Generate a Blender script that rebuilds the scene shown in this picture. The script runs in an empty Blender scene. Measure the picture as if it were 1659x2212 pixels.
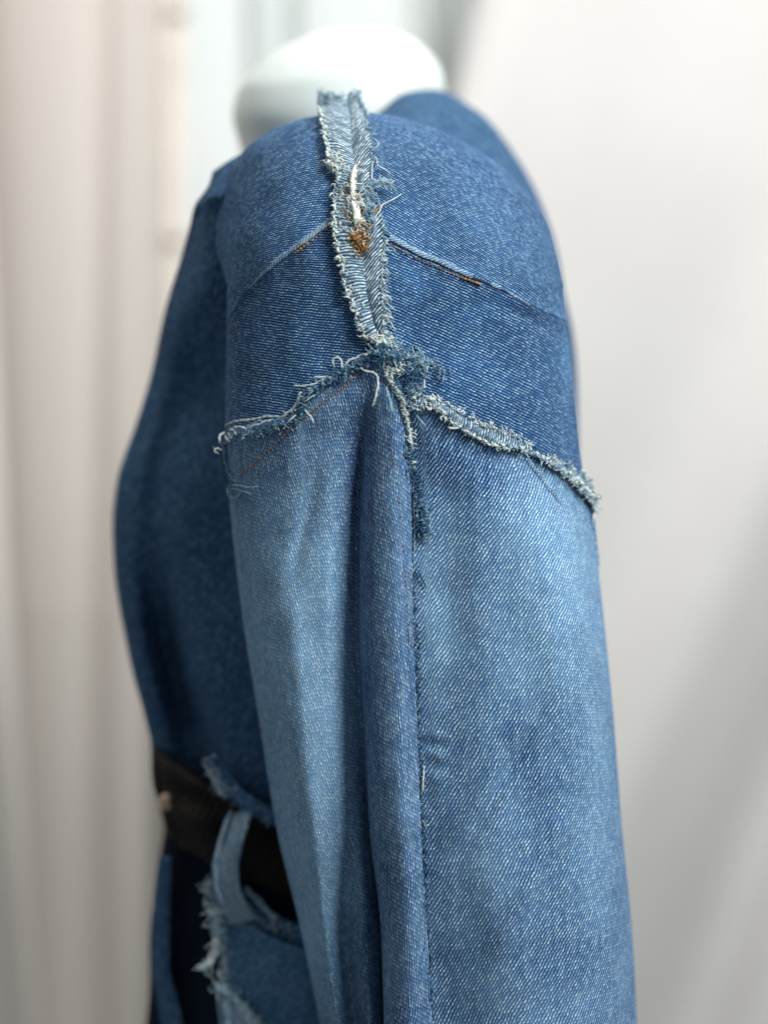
import bpy, math, random
import numpy as np
from mathutils import Vector
from mathutils.bvhtree import BVHTree

# ------------------------------------------------------------------ camera, world, lights, exposure
S, D, Z0 = 0.30 / 1659.0, 0.50, 1.30          # metres per photo unit at the sleeve, camera distance, camera height
random.seed(7)
scene = bpy.context.scene
C = scene.collection

cam_d = bpy.data.cameras.new('camera')
cam = bpy.data.objects.new('camera', cam_d); C.objects.link(cam)
cam.location = (0, -D, Z0); cam.rotation_euler = (math.pi / 2, 0, 0)
cam_d.sensor_fit = 'VERTICAL'; cam_d.sensor_height = 36
cam_d.lens = 36 * D / (2212 * S)
cam_d.clip_start = 0.01; cam_d.clip_end = 50
cam_d.dof.use_dof = True; cam_d.dof.focus_distance = D + 0.004; cam_d.dof.aperture_fstop = 2.45
scene.camera = cam

world = bpy.data.worlds.new('World'); scene.world = world; world.use_nodes = True
bg = world.node_tree.nodes['Background']
bg.inputs[0].default_value = (0.90, 0.97, 1.0, 1); bg.inputs[1].default_value = 0.18

def area(name, loc, target, size, power, col):
    d = bpy.data.lights.new(name, 'AREA'); d.shape = 'RECTANGLE'; d.size, d.size_y = size
    d.energy = power; d.color = col
    o = bpy.data.objects.new(name, d); C.objects.link(o); o.location = loc
    o.rotation_euler = (Vector(target) - Vector(loc)).to_track_quat('-Z', 'Y').to_euler()
    return o
area('window_light', (0.80, -0.80, Z0 + 0.85), (0.0, 0.05, Z0 - 0.02), (0.5, 0.7), 24.5, (0.98, 1.0, 0.985))
area('backdrop_fill_light', (-0.16, 0.24, Z0 + 1.1), (-0.08, 0.90, Z0 - 0.40), (1.9, 0.4), 14.0, (1.0, 0.975, 0.95))  # added lamp, placed behind the jacket to brighten the drapes and neck

vs = scene.view_settings
vs.view_transform = 'Standard'; vs.look = 'None'; vs.exposure = 0.0; vs.gamma = 1.0; vs.use_curve_mapping = False
scene.cycles.use_denoising = True
scene.cycles.denoiser = 'OPENIMAGEDENOISE'
scene.cycles.denoising_input_passes = 'RGB_ALBEDO_NORMAL'
scene.cycles.max_bounces = 6
scene.render.filter_size = 1.2

# ------------------------------------------------------------------ helpers
def at(u, v, Y):
    k = (D + Y) / D
    return Vector(((u - 829.5) * S * k, Y, Z0 + (1106 - v) * S * k))

def pix(P):
    k = (D + P[..., 1]) / D
    return 829.5 + P[..., 0] / (S * k), 1106 - (P[..., 2] - Z0) / (S * k)

def at_np(u, v, Y):
    k = (D + Y) / D
    return np.stack([(u - 829.5) * S * k, Y, Z0 + (1106 - v) * S * k], -1)

def pchip(xk, yk, x):
    """monotone cubic through (xk, yk); yk may have extra trailing axes"""
    xk = np.asarray(xk, float); yk = np.asarray(yk, float)
    sh = yk.shape[1:]; yk = yk.reshape(len(xk), -1)
    h = np.diff(xk)[:, None]; d = np.diff(yk, axis=0) / h
    m = np.zeros_like(yk)
    if len(xk) > 2:
        w1 = 2 * h[1:] + h[:-1]; w2 = h[1:] + 2 * h[:-1]
        pr = d[1:] * d[:-1]
        with np.errstate(divide='ignore', invalid='ignore'):
            hm = (w1 + w2) / (w1 / d[:-1] + w2 / d[1:])
        m[1:-1] = np.where(pr > 0, hm, 0)
    m[0] = d[0]; m[-1] = d[-1]
    x = np.clip(np.asarray(x, float), xk[0], xk[-1])
    i = np.clip(np.searchsorted(xk, x) - 1, 0, len(xk) - 2)
    hh = (xk[i + 1] - xk[i]); t = ((x - xk[i]) / hh)[:, None]; hh = hh[:, None]
    r = ((2*t**3 - 3*t**2 + 1) * yk[i] + (t**3 - 2*t**2 + t) * hh * m[i]
         + (-2*t**3 + 3*t**2) * yk[i + 1] + (t**3 - t**2) * hh * m[i + 1])
    return r.reshape((len(x),) + sh)

def smooth_step(a, b, x):
    t = np.clip((x - a) / (b - a), 0, 1); return t * t * (3 - 2 * t)

def waves(seed, n, scale):
    r = np.random.RandomState(seed)
    W = [(r.uniform(0, 2*math.pi), r.uniform(0.6, 1.6) / scale, r.uniform(0, 6.28)) for _ in range(n)]
    def f(x, y):
        s = 0
        for a, k, p in W:
            s = s + np.sin(2*math.pi*k*(x*math.cos(a) + y*math.sin(a)) + p)
        return s / math.sqrt(n)
    return f

def blur_grid(P, n):
    for _ in range(n):
        Q = P.copy()
        Q[1:-1, :] = (P[:-2, :] + 2 * P[1:-1, :] + P[2:, :]) / 4
        P = Q; Q = P.copy()
        Q[:, 1:-1] = (P[:, :-2] + 2 * P[:, 1:-1] + P[:, 2:]) / 4
        P = Q
    return P

def link(name, me, mat=None, parent=None):
    o = bpy.data.objects.new(name, me); C.objects.link(o)
    if mat: me.materials.append(mat)
    if parent:
        o.parent = parent
        o.matrix_parent_inverse = parent.matrix_world.inverted()
    return o

def empty(name, loc):
    o = bpy.data.objects.new(name, None); C.objects.link(o); o.location = loc; o.empty_display_size = 0.05
    o.matrix_world.translation = Vector(loc)
    return o

def tag(o, label=None, cat=None, group=None, kind=None):
    for k, x in (('label', label), ('category', cat), ('group', group), ('kind', kind)):
        if x: o[k] = x
    return o

def grid(name, P, mat, parent=None, ref=None, fade=None, thick=0.0, closed=False, shift=(0, 0), off=-1, uv=None):
    R_, C_ = P.shape[:2]
    me = bpy.data.meshes.new(name)
    V = P.reshape(-1, 3)
    r, c = np.meshgrid(np.arange(R_ - 1), np.arange(C_ if closed else C_ - 1), indexing='ij')
    c2 = (c + 1) % C_
    F = np.stack([r*C_ + c, r*C_ + c2, (r+1)*C_ + c2, (r+1)*C_ + c], -1).reshape(-1, 4)
    me.from_pydata(V.tolist(), [], F.tolist())
    ref = C_ // 2 if ref is None else ref
    du = np.concatenate([np.zeros((R_, 1)), np.cumsum(np.linalg.norm(np.diff(P, axis=1), axis=2), 1)], 1)
    du = du - du[:, ref:ref+1]
    dv = np.concatenate([np.zeros((1, C_)), np.cumsum(np.linalg.norm(np.diff(P, axis=0), axis=2), 0)], 0)
    dv = np.repeat(dv[:, ref:ref+1], C_, 1)
    UV = np.stack([du + shift[0], -dv + shift[1]], -1).reshape(-1, 2)
    if uv is not None: UV = uv.reshape(-1, 2)
    uvl = me.uv_layers.new(name='UVMap')
    idx = np.empty(len(me.loops), dtype=np.int32); me.loops.foreach_get('vertex_index', idx)
    uvl.data.foreach_set('uv', UV[idx].astype(np.float32).ravel())
    a = me.attributes.new('fade', 'FLOAT', 'POINT')
    fv = np.zeros(len(V)) if fade is None else np.asarray(fade).reshape(-1)
    a.data.foreach_set('value', fv.astype(np.float32))
    me.polygons.foreach_set('use_smooth', np.ones(len(me.polygons), dtype=bool))
    me.update()
    o = link(name, me, mat, parent)
    if thick:
        m = o.modifiers.new('cloth_thickness', 'SOLIDIFY'); m.thickness = thick; m.offset = off
    return o

class Tubes:
    """collects many tapered tubes into one mesh"""
    def __init__(self): self.v = []; self.f = []
    def add(self, pts, r, sides=6, taper=0.5, twist=0.0):
        n = len(pts); base = len(self.v)
        up = Vector((0.3, -1, 0.2)).normalized()
        for i, p in enumerate(pts):
            t = (pts[min(i+1, n-1)] - pts[max(i-1, 0)])
            if t.length < 1e-9: t = Vector((0, 0, 1))
            t.normalize()
            a = t.cross(up)
            if a.length < 1e-4: a = t.cross(Vector((1, 0, 0)))
            a.normalize(); b = t.cross(a)
            e = min(i, n-1-i) / max(1, (n-1) / 2)
            rr = r * (taper + (1 - taper) * min(1, e * 2.5)) * (1 + twist * math.sin(i * 1.9))
            for k in range(sides):
                q = 2*math.pi*k/sides + twist * i
                self.v.append(p + a*(math.cos(q)*rr) + b*(math.sin(q)*rr))
        for i in range(n-1):
            for k in range(sides):
                k2 = (k+1) % sides
                self.f.append((base+i*sides+k, base+i*sides+k2, base+(i+1)*sides+k2, base+(i+1)*sides+k))
        self.f.append(tuple(base+k for k in range(sides))[::-1])
        self.f.append(tuple(base+(n-1)*sides+k for k in range(sides)))
    def build(self, name, mat, parent, stuff=False):
        me = bpy.data.meshes.new(name); me.from_pydata([tuple(x) for x in self.v], [], self.f)
        me.polygons.foreach_set('use_smooth', np.ones(len(me.polygons), dtype=bool)); me.update()
        o = link(name, me, mat, parent)
        if stuff: o['kind'] = 'stuff'
        return o

# ------------------------------------------------------------------ materials
def nmath(nt, op, a, b=None, c=None):
    n = nt.nodes.new('ShaderNodeMath'); n.operation = op
    for i, x in enumerate((a, b, c)):
        if x is None: continue
        if isinstance(x, (int, float)): n.inputs[i].default_value = x
        else: nt.links.new(x, n.inputs[i])
    return n.outputs[0]

def mixc(nt, f, a, b):
    n = nt.nodes.new('ShaderNodeMix'); n.data_type = 'RGBA'
    for s, x in ((n.inputs[0], f), (n.inputs[6], a), (n.inputs[7], b)):
        if isinstance(x, tuple): s.default_value = (*x, 1)
        elif isinstance(x, (int, float)): s.default_value = x
        else: nt.links.new(x, s)
    return n.outputs[2]

def maprange(nt, x, a, b, c, d):
    n = nt.nodes.new('ShaderNodeMapRange'); nt.links.new(x, n.inputs[0])
    for i, q in enumerate((a, b, c, d)): n.inputs[i+1].default_value = q
    return n.outputs[0]

def noise(nt, vec, scale, detail=2.0, rough=0.5):
    n = nt.nodes.new('ShaderNodeTexNoise'); n.inputs['Scale'].default_value = scale
    n.inputs['Detail'].default_value = detail; n.inputs['Roughness'].default_value = rough
    nt.links.new(vec, n.inputs['Vector']); return n.outputs[0]

def new_mat(name, rough=0.9, spec=0.2):
    m = bpy.data.materials.new(name); m.use_nodes = True
    b = m.node_tree.nodes['Principled BSDF']
    b.inputs['Roughness'].default_value = rough; b.inputs['Specular IOR Level'].default_value = spec
    return m, m.node_tree, b

def denim(name, angle, dark, mid, pale, period=1.15e-3,  dash=2.2e-3, amount=0.75, fade_k=1.0, white_lo=0.46, white_hi=0.86, bump=0.5, wob_a=1.5e-3, var=1.0, lump=1.2, blotch=1.0):
    """indigo twill: pale weft dashes lying in diagonal rows between the indigo warp, with wash fading"""
    m, nt, b = new_mat(name, 0.95, 0.05)
    uv = nt.nodes.new('ShaderNodeUVMap').outputs[0]
    sep = nt.nodes.new('ShaderNodeSeparateXYZ')
    # slight waviness of the yarns
    wob = nt.nodes.new('ShaderNodeTexNoise'); wob.inputs['Scale'].default_value = 260; wob.inputs['Detail'].default_value = 2
    nt.links.new(uv, wob.inputs['Vector'])
    vm = nt.nodes.new('ShaderNodeVectorMath'); vm.operation = 'MULTIPLY_ADD'
    nt.links.new(wob.outputs['Color'], vm.inputs[0]); vm.inputs[1].default_value = (wob_a, wob_a, 0); nt.links.new(uv, vm.inputs[2])
    nt.links.new(vm.outputs[0], sep.inputs[0])
    U, V = sep.outputs[0], sep.outputs[1]
    ca, sa = math.cos(angle), math.sin(angle)
    x = nmath(nt, 'ADD', nmath(nt, 'MULTIPLY', U, ca / period), nmath(nt, 'MULTIPLY', V, sa / period))
    y = nmath(nt, 'ADD', nmath(nt, 'MULTIPLY', U, -sa / dash), nmath(nt, 'MULTIPLY', V, ca / dash))
    row = nmath(nt, 'FLOOR', x)
    stripe = nmath(nt, 'MULTIPLY_ADD', nmath(nt, 'COSINE', nmath(nt, 'MULTIPLY', x, 2*math.pi)), -0.5, 0.5)
    ph = nmath(nt, 'MULTIPLY_ADD', row, 0.39, y)
    dsh = nmath(nt, 'MULTIPLY_ADD', nmath(nt, 'SINE', nmath(nt, 'MULTIPLY', ph, 2*math.pi)), 0.5, 0.5)
    weave = nmath(nt, 'MULTIPLY', stripe, nmath(nt, 'MULTIPLY_ADD', dsh, 0.34, 0.66))
    # every yarn crossing has a brightness of its own
    cell = nt.nodes.new('ShaderNodeCombineXYZ'); nt.links.new(row, cell.inputs[0]); nt.links.new(nmath(nt, 'FLOOR', ph), cell.inputs[1])
    wn = nt.nodes.new('ShaderNodeTexWhiteNoise'); wn.noise_dimensions = '2D'; nt.links.new(cell.outputs[0], wn.inputs['Vector'])
    cv = nmath(nt, 'MULTIPLY_ADD', nmath(nt, 'POWER', wn.outputs[0], 2.0), 1.15*var, 0.30 + 0.30*(1-var))
    fine = noise(nt, uv, 1500, 1.0)
    white = nmath(nt, 'MULTIPLY', nmath(nt, 'MULTIPLY', maprange(nt, weave, white_lo, white_hi, 0.0, 1.0), cv), maprange(nt, fine, 0.25, 0.7, 0.6, 1.25))
    # wash: vertex wear, some fold shade painted in, + blotches of several sizes
    at_ = nt.nodes.new('ShaderNodeAttribute'); at_.attribute_name = 'fade'
    blot = nmath(nt, 'ADD', nmath(nt, 'MULTIPLY', maprange(nt, noise(nt, uv, 38, 3, 0.6), 0.3, 0.7, -1, 1), 0.16),
                 nmath(nt, 'MULTIPLY', maprange(nt, noise(nt, uv, 210, 3, 0.65), 0.3, 0.7, -1, 1), 0.14))
    # slubs: long streaks along the warp
    mp = nt.nodes.new('ShaderNodeMapping'); mp.inputs['Scale'].default_value = (420, 28, 1); nt.links.new(uv, mp.inputs['Vector'])
    blot = nmath(nt, 'ADD', blot, nmath(nt, 'MULTIPLY', maprange(nt, noise(nt, mp.outputs[0], 1.0, 2), 0.3, 0.7, -1, 1), 0.09))
    fade = nmath(nt, 'ADD', nmath(nt, 'MULTIPLY', at_.outputs['Fac'], fade_k), nmath(nt, 'MULTIPLY', blot, blotch))
    cl = nt.nodes.new('ShaderNodeClamp'); nt.links.new(fade, cl.inputs[0]); fade = cl.outputs[0]
    ground = mixc(nt, fade, dark, mid)
    gap_shade = nmath(nt, 'MULTIPLY_ADD', nmath(nt, 'COSINE', nmath(nt, 'MULTIPLY', nmath(nt, 'ADD', x, 0.22), 2*math.pi)), -0.5, 0.5)  # darkens the grooves between warp rows: occlusion painted into the ground colour
    gapf = nmath(nt, 'MULTIPLY_ADD', gap_shade, 0.75, nmath(nt, 'MULTIPLY_ADD', fine, 0.7, 0.20))
    vmul = nt.nodes.new('ShaderNodeVectorMath'); vmul.operation = 'SCALE'; nt.links.new(ground, vmul.inputs[0]); nt.links.new(gapf, vmul.inputs['Scale'])
    ground = vmul.outputs[0]
    wamt = nmath(nt, 'MULTIPLY', white, nmath(nt, 'MULTIPLY_ADD', fade, 0.45, amount))
    cl2 = nt.nodes.new('ShaderNodeClamp'); nt.links.new(wamt, cl2.inputs[0])
    nt.links.new(mixc(nt, cl2.outputs[0], ground, pale), b.inputs['Base Color'])
    bp = nt.nodes.new('ShaderNodeBump'); bp.inputs['Strength'].default_value = bump; bp.inputs['Distance'].default_value = 2.5e-4
    nt.links.new(nmath(nt, 'ADD', weave, nmath(nt, 'MULTIPLY', noise(nt, uv, 130, 3), lump)), bp.inputs['Height'])
    nt.links.new(bp.outputs[0], b.inputs['Normal'])
    return m

def fibre(name, c1, c2, scale=500):
    m, nt, b = new_mat(name, 0.9, 0.15)
    tc = nt.nodes.new('ShaderNodeTexCoord')
    n = noise(nt, tc.outputs['Object'], scale, 2)
    nt.links.new(mixc(nt, maprange(nt, n, 0.35, 0.65, 0, 1), c1, c2), b.inputs['Base Color'])
    return m

def plain(name, c1, c2, scale, rough=0.8, spec=0.3, bump=0.0, bscale=60):
    m, nt, b = new_mat(name, rough, spec)
    tc = nt.nodes.new('ShaderNodeTexCoord')
    nt.links.new(mixc(nt, maprange(nt, noise(nt, tc.outputs['Object'], scale, 4), 0.3, 0.7, 0, 1), c1, c2), b.inputs['Base Color'])
    if bump:
        bp = nt.nodes.new('ShaderNodeBump'); bp.inputs['Strength'].default_value = bump; bp.inputs['Distance'].default_value = 0.002
        nt.links.new(noise(nt, tc.outputs['Object'], bscale, 4), bp.inputs['Height']); nt.links.new(bp.outputs[0], b.inputs['Normal'])
    return m

rad = math.radians
DARK = (0.0045, 0.040, 0.150); MID = (0.022, 0.125, 0.350); PALE = (0.52, 0.76, 0.88)
SD = (0.0075, 0.066, 0.225); SM = (0.150, 0.340, 0.60); SP = (0.74, 0.94, 0.97)
M = {
    'yoke_front': denim('denim_front_yoke', rad(86), DARK, MID, PALE, 1.05e-3, 1.5e-3, 0.66, wob_a=1.0e-3, var=0.8),
    'yoke_back': denim('denim_back_yoke', rad(62), DARK, MID, PALE, 1.05e-3, 1.5e-3, 0.66, wob_a=1.0e-3, var=0.8),
    'low_front': denim('denim_front_shoulder', rad(84), DARK, MID, PALE, 1.05e-3, 1.5e-3, 0.66, wob_a=1.0e-3, var=0.8),
    'low_back': denim('denim_back_shoulder', rad(68), DARK, MID, PALE, 1.1e-3, 1.6e-3, 0.62, wob_a=1.1e-3, var=0.8),
    'sleeve_front': denim('denim_sleeve_front', rad(10), SD, SM, SP, 0.98e-3, 1.7e-3, 0.72, wob_a=1.3e-3, var=0.75),
    'sleeve_back': denim('denim_sleeve_back', rad(-33), SD, SM, SP, 1.12e-3, 1.8e-3, 0.72, wob_a=1.2e-3, var=0.75),
    'torso': denim('denim_body', rad(30), (0.007, 0.043, 0.128), (0.028, 0.118, 0.28), PALE, 1.1e-3, 2.0e-3, 0.35, lump=0.15, blotch=0.3),
    'skirt_dark': denim('denim_black_indigo', rad(30), (0.004, 0.008, 0.020), (0.010, 0.020, 0.045), (0.05, 0.07, 0.10), 1.1e-3, 2e-3, 0.2),
    'skirt_mid': denim('denim_peplum', rad(-35), (0.022, 0.085, 0.215), (0.095, 0.235, 0.44), PALE, 1.1e-3, 2e-3, 0.35),
    'flap_ribs': denim('denim_flap_ribbed', rad(88), (0.022, 0.075, 0.150), (0.075, 0.17, 0.28), (0.72, 0.85, 0.88), 1.25e-3, 3.0e-3, 1.1, white_lo=0.3, white_hi=0.8),
    'flap_twill': denim('denim_flap_twill', rad(52), (0.014, 0.055, 0.120), (0.05, 0.13, 0.23), (0.74, 0.86, 0.88), 1.3e-3, 2.2e-3, 1.0, white_lo=0.25, white_hi=0.75),
    'edge_roll': denim('denim_worn_edge', rad(40), (0.10, 0.20, 0.36), (0.30, 0.46, 0.60), (0.70, 0.82, 0.85), 1.0e-3, 1.5e-3, 0.8),
    'white': fibre('thread_white', (0.62, 0.72, 0.70), (0.80, 0.86, 0.82)),
    'cream': fibre('thread_cream', (0.80, 0.80, 0.74), (0.86, 0.88, 0.82)),
    'paleblue': fibre('thread_pale_blue', (0.16, 0.30, 0.42), (0.46, 0.62, 0.70)),
    'blue': fibre('thread_blue', (0.025, 0.085, 0.175), (0.09, 0.21, 0.34)),
    'orange': fibre('thread_orange', (0.30, 0.145, 0.045), (0.52, 0.31, 0.13), 900),
    'white_paint': plain('mannequin_white', (0.74, 0.81, 0.775), (0.77, 0.84, 0.805), 8, 0.5, 0.3),
    'belt': plain('belt_mottled', (0.001, 0.001, 0.0015), (0.026, 0.020, 0.016), 60, 0.6, 0.3, 0.8, 120),
    'metal': plain('belt_eyelet_brass', (0.45, 0.32, 0.20), (0.55, 0.42, 0.28), 80, 0.35, 0.5),
}

# ------------------------------------------------------------------ background: wall, panelled door, drapes
def box(name, u0, u1, v0, v1, Y, depth, mat, parent=None, bev=0.006):
    a, b = at(u0, v1, Y), at(u1, v0, Y)
    x0, x1, z0, z1 = a.x, b.x, a.z, b.z
    vs_ = [(x, y, z) for x in (x0, x1) for y in (Y, Y + depth) for z in (z0, z1)]
    fs = [(0, 1, 3, 2), (4, 6, 7, 5), (0, 4, 5, 1), (2, 3, 7, 6), (0, 2, 6, 4), (1, 5, 7, 3)]
    me = bpy.data.meshes.new(name); me.from_pydata(vs_, [], fs); me.update()
    o = link(name, me, mat, parent)
    if bev:
        m = o.modifiers.new('bevel', 'BEVEL'); m.width = bev; m.segments = 2
    return o

M['wall'] = plain('wall_plaster', (0.82, 0.74, 0.67), (0.86, 0.78, 0.71), 4, 0.9, 0.1)
M['door'] = plain('door_paint', (0.74, 0.68, 0.615), (0.78, 0.72, 0.655), 3, 0.6, 0.3)
M['knob'] = plain('knob_porcelain', (0.85, 0.84, 0.80), (0.88, 0.87, 0.83), 10, 0.25, 0.5)
M['sheer'] = plain('drape_cloth', (0.68, 0.665, 0.65), (0.73, 0.715, 0.70), 5, 0.9, 0.1, 0.15, 300)
M['sheer2'] = plain('drape_cloth_cool', (0.68, 0.72, 0.71), (0.73, 0.76, 0.75), 5, 0.9, 0.1, 0.15, 300)
M['sheer3'] = plain('drape_cloth_warm', (0.78, 0.72, 0.66), (0.82, 0.76, 0.70), 5, 0.9, 0.1, 0.15, 300)

M['veil'] = plain('drape_sheer', (0.90, 0.85, 0.80), (0.92, 0.87, 0.82), 5, 0.9, 0.1)
_nt = M['veil'].node_tree; _p = _nt.nodes['Principled BSDF']; _t = _nt.nodes.new('ShaderNodeBsdfTransparent'); _mx = _nt.nodes.new('ShaderNodeMixShader')
_mx.inputs[0].default_value = 0.55; _nt.links.new(_t.outputs[0], _mx.inputs[1]); _nt.links.new(_p.outputs[0], _mx.inputs[2])
_nt.links.new(_mx.outputs[0], _nt.nodes['Material Output'].inputs[0])
wall = box('wall', -3600, 5200, -900, 3100, 1.25, 0.05, M['wall'], bev=0)
tag(wall, kind='structure')

M['lit'] = bpy.data.materials.new('pane_daylight'); M['lit'].use_nodes = True
_b = M['lit'].node_tree.nodes['Principled BSDF']; _b.inputs['Base Color'].default_value = (0.8, 0.78, 0.72, 1)
_b.inputs['Emission Color'].default_value = (1.0, 0.92, 0.83, 1); _b.inputs['Emission Strength'].default_value = 1.1
_n = M['lit'].node_tree.nodes.new('ShaderNodeTexNoise'); _n.inputs['Scale'].default_value = 6
_r = M['lit'].node_tree.nodes.new('ShaderNodeMapRange'); _r.inputs[3].default_value = 0.35; _r.inputs[4].default_value = 1.0
M['lit'].node_tree.links.new(_n.outputs[0], _r.inputs[0]); M['lit'].node_tree.links.new(_r.outputs[0], _b.inputs['Emission Strength'])
win = empty('window', at(300, 1320, 1.20))
tag(win, 'narrow white window with warm daylit panes behind the sheer drape', 'window')
for u0, u1 in ((296, 318), (424, 450)): box('frame', u0, u1, -690, 1290, 1.222, 0.024, M['door'], win, 0.004)
for v0, v1 in ((-690, -640), (20, 40), (512, 534), (1240, 1290)): box('frame', 318, 424, v0, v1, 1.224, 0.022, M['door'], win, 0.004)
for v0, v1 in ((-640, 20), (40, 512), (534, 1240)): box('pane', 318, 424, v0, v1, 1.232, 0.006, M['lit'], win, 0)
box('sill', -150, 460, 1290, 1325, 1.14, 0.105, M['door'], win, 0.006)
def sphere_lathe(name, c, prof, axis_y, mat, parent=None, n=24):
    vs_, fs = [], []
    for (r, h) in prof:
        for k in range(n):
            q = 2*math.pi*k/n
            vs_.append((c.x + r*math.cos(q), c.y - h, c.z + r*math.sin(q)) if axis_y else (c.x + r*math.cos(q), c.y + r*math.sin(q), c.z + h))
    for i in range(len(prof)-1):
        for k in range(n):
            k2 = (k+1) % n
            fs.append((i*n+k, i*n+k2, (i+1)*n+k2, (i+1)*n+k))
    me = bpy.data.meshes.new(name); me.from_pydata(vs_, [], fs)
    me.polygons.foreach_set('use_smooth', [True]*len(fs)); me.update()
    return link(name, me, mat, parent)
def drape(name, top, bot, v0, v1, Y, amp, nf, mat, label, seed, skew=0.0, warp=0.3):
    """hanging cloth between a top and a bottom span (photo units), with rounded folds of uneven width"""
    rr = np.random.RandomState(seed)
    n, mrow = 240, 60
    s = np.linspace(0, 1, n)[None, :]; t = np.linspace(0, 1, mrow)[:, None]
    u = (top[0] + (top[1]-top[0])*s)*(1-t) + (bot[0] + (bot[1]-bot[0])*s)*t
    v = v0 + (v1-v0)*t + 0*s
    ph = nf*s + warp*np.sin(2*math.pi*(s*1.7 + rr.rand())) + skew*t + 0.12*np.sin(2*math.pi*(t*0.8 + s*2))
    f = np.sin(2*math.pi*ph) + 0.45*np.sin(2*math.pi*(ph*0.47 + rr.rand()) + t*1.5) + 0.2*np.sin(2*math.pi*(ph*2.1 + rr.rand()))
    P = at_np(u, v, Y + amp*f*(0.75 + 0.25*t))
    o = grid(name, P, mat, None, thick=0.001)
    tag(o, label, 'drape')
    return o
drape('drape', (410, 960), (380, 1250), -700, 2900, 1.00, 0.022, 3.4, M['sheer2'], 'cool white drape with upright folds hanging behind the mannequin neck', 3)
drape('drape', (1180, 4800), (420, 3000), -760, 2950, 0.86, 0.030, 6.0, M['sheer'], 'wide pale grey drape pulled aslant behind the back of the sleeve', 11, skew=0.6)
drape('drape', (-700, 352), (-700, 395), -700, 2900, 1.08, 0.010, 6.5, M['veil'], 'thin warm white sheer drape hanging in front of the window', 5)
drape('drape', (-2600, -90), (-2500, 120), -700, 2900, 0.95, 0.018, 14.0, M['sheer3'], 'gathered cream drape hanging before the thin sheer', 8)

# ------------------------------------------------------------------ mannequin
def loops(rows, n_rows, n_cols):
    """closed loops through control points, smooth in both directions; rows: list of lists of (u, v, Y mm)"""
    K = np.array([[tuple(at(u, v, y / 1000.0)) for (u, v, y) in r] for r in rows])
    nc = K.shape[1]
    Kw = np.concatenate([K[:, -3:], K, K[:, :3]], 1)
    s = np.linspace(0, nc, n_cols, endpoint=False) + 3
    i = np.floor(s).astype(int); t = (s - i)[None, :, None]
    p0, p1, p2, p3 = (Kw[:, i + k] for k in (-1, 0, 1, 2))
    G = 0.5*(2*p1 + (p2-p0)*t + (2*p0 - 5*p1 + 4*p2 - p3)*t**2 + (3*p1 - p0 - 3*p2 + p3)*t**3)
    return pchip(np.arange(len(rows)), G, np.linspace(0, len(rows)-1, n_rows))

def ring(uc, v, yc, ru, ry, n=10, tilt=0.0):
    return [(uc - ru*math.cos(2*math.pi*k/n), v - tilt*math.cos(2*math.pi*k/n), yc - ry*math.sin(2*math.pi*k/n)) for k in range(n)]
mann = empty('mannequin', at(800, 2500, 0.2))
tag(mann, 'white mannequin with a rounded neck stump, wearing the denim jacket', 'mannequin')
body_rows = [ring(760, 2350, 200, 330, 90), ring(760, 1900, 200, 290, 75), ring(740, 1500, 205, 330, 85), ring(720, 1150, 205, 380, 95),
             ring(760, 800, 205, 360, 100), ring(780, 560, 205, 320, 100), ring(760, 440, 205, 265, 80), ring(735, 360, 205, 212, 56)]
grid('torso', loops(body_rows, 90, 60), M['white_paint'], mann, closed=True)
neck_rows = [ring(736, 380, 205, 198, 54, tilt=0), ring(734, 300, 205, 219, 59, tilt=-4), ring(733, 238, 205, 230, 62, tilt=-12),
             ring(736, 180, 205, 222, 60, tilt=-14), ring(746, 128, 205, 186, 54, tilt=-10), ring(758, 86, 205, 126, 38, tilt=-6),
             ring(764, 67, 205, 68, 20, tilt=-2), ring(768, 61, 205, 3, 1)]
grid('neck', loops(neck_rows, 60, 60), M['white_paint'], mann, closed=True)

# ------------------------------------------------------------------ jacket
jacket = empty('denim_jacket', at(800, 2300, 0.1))
tag(jacket, 'patchwork blue denim jacket with raw frayed seams on the white mannequin', 'jacket')

# ---- body of the jacket
tw = waves(21, 7, 0.055)
def Zat(v): return Z0 + (1106 - v) * S * 1.28
def prow(v0, cols):
    """row of points sharing one height (height of photo line v0 at the jacket front)"""
    z = Zat(v0); r = []
    for (u, y, dv) in cols:
        k = (D + y/1000) / D
        r.append((u, 1106 - (z - Z0)/(S*k) + dv, y))
    return r
def body_row(v0, L, R, groove=0.0, yl=140, near=80, dip=0):
    return prow(v0, [(760, near, dip), (600, near-2, dip), (500, near+2, dip*.9), (L+150, near+14, dip*.6), (L+88, near+28+groove, dip*.3), (L+38, near+34, 0), (L, yl, 0),
                     (L+60, yl+70, 0), (600, 310, 0), (900, 335, 0), (R-60, 270, 0), (R, 185, 0), (R-60, 115, 0), (950, near+4, 0)])
def front_row(v0, near, R, yl):
    L = near[-1][0]
    return prow(v0, [(u, y, 0) for u, y in near] + [(L+60, yl+70, 0), (600, 310, 0), (900, 335, 0), (R-60, 270, 0), (R, 185, 0), (R-60, 115, 0), (950, 82, 0)])
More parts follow.
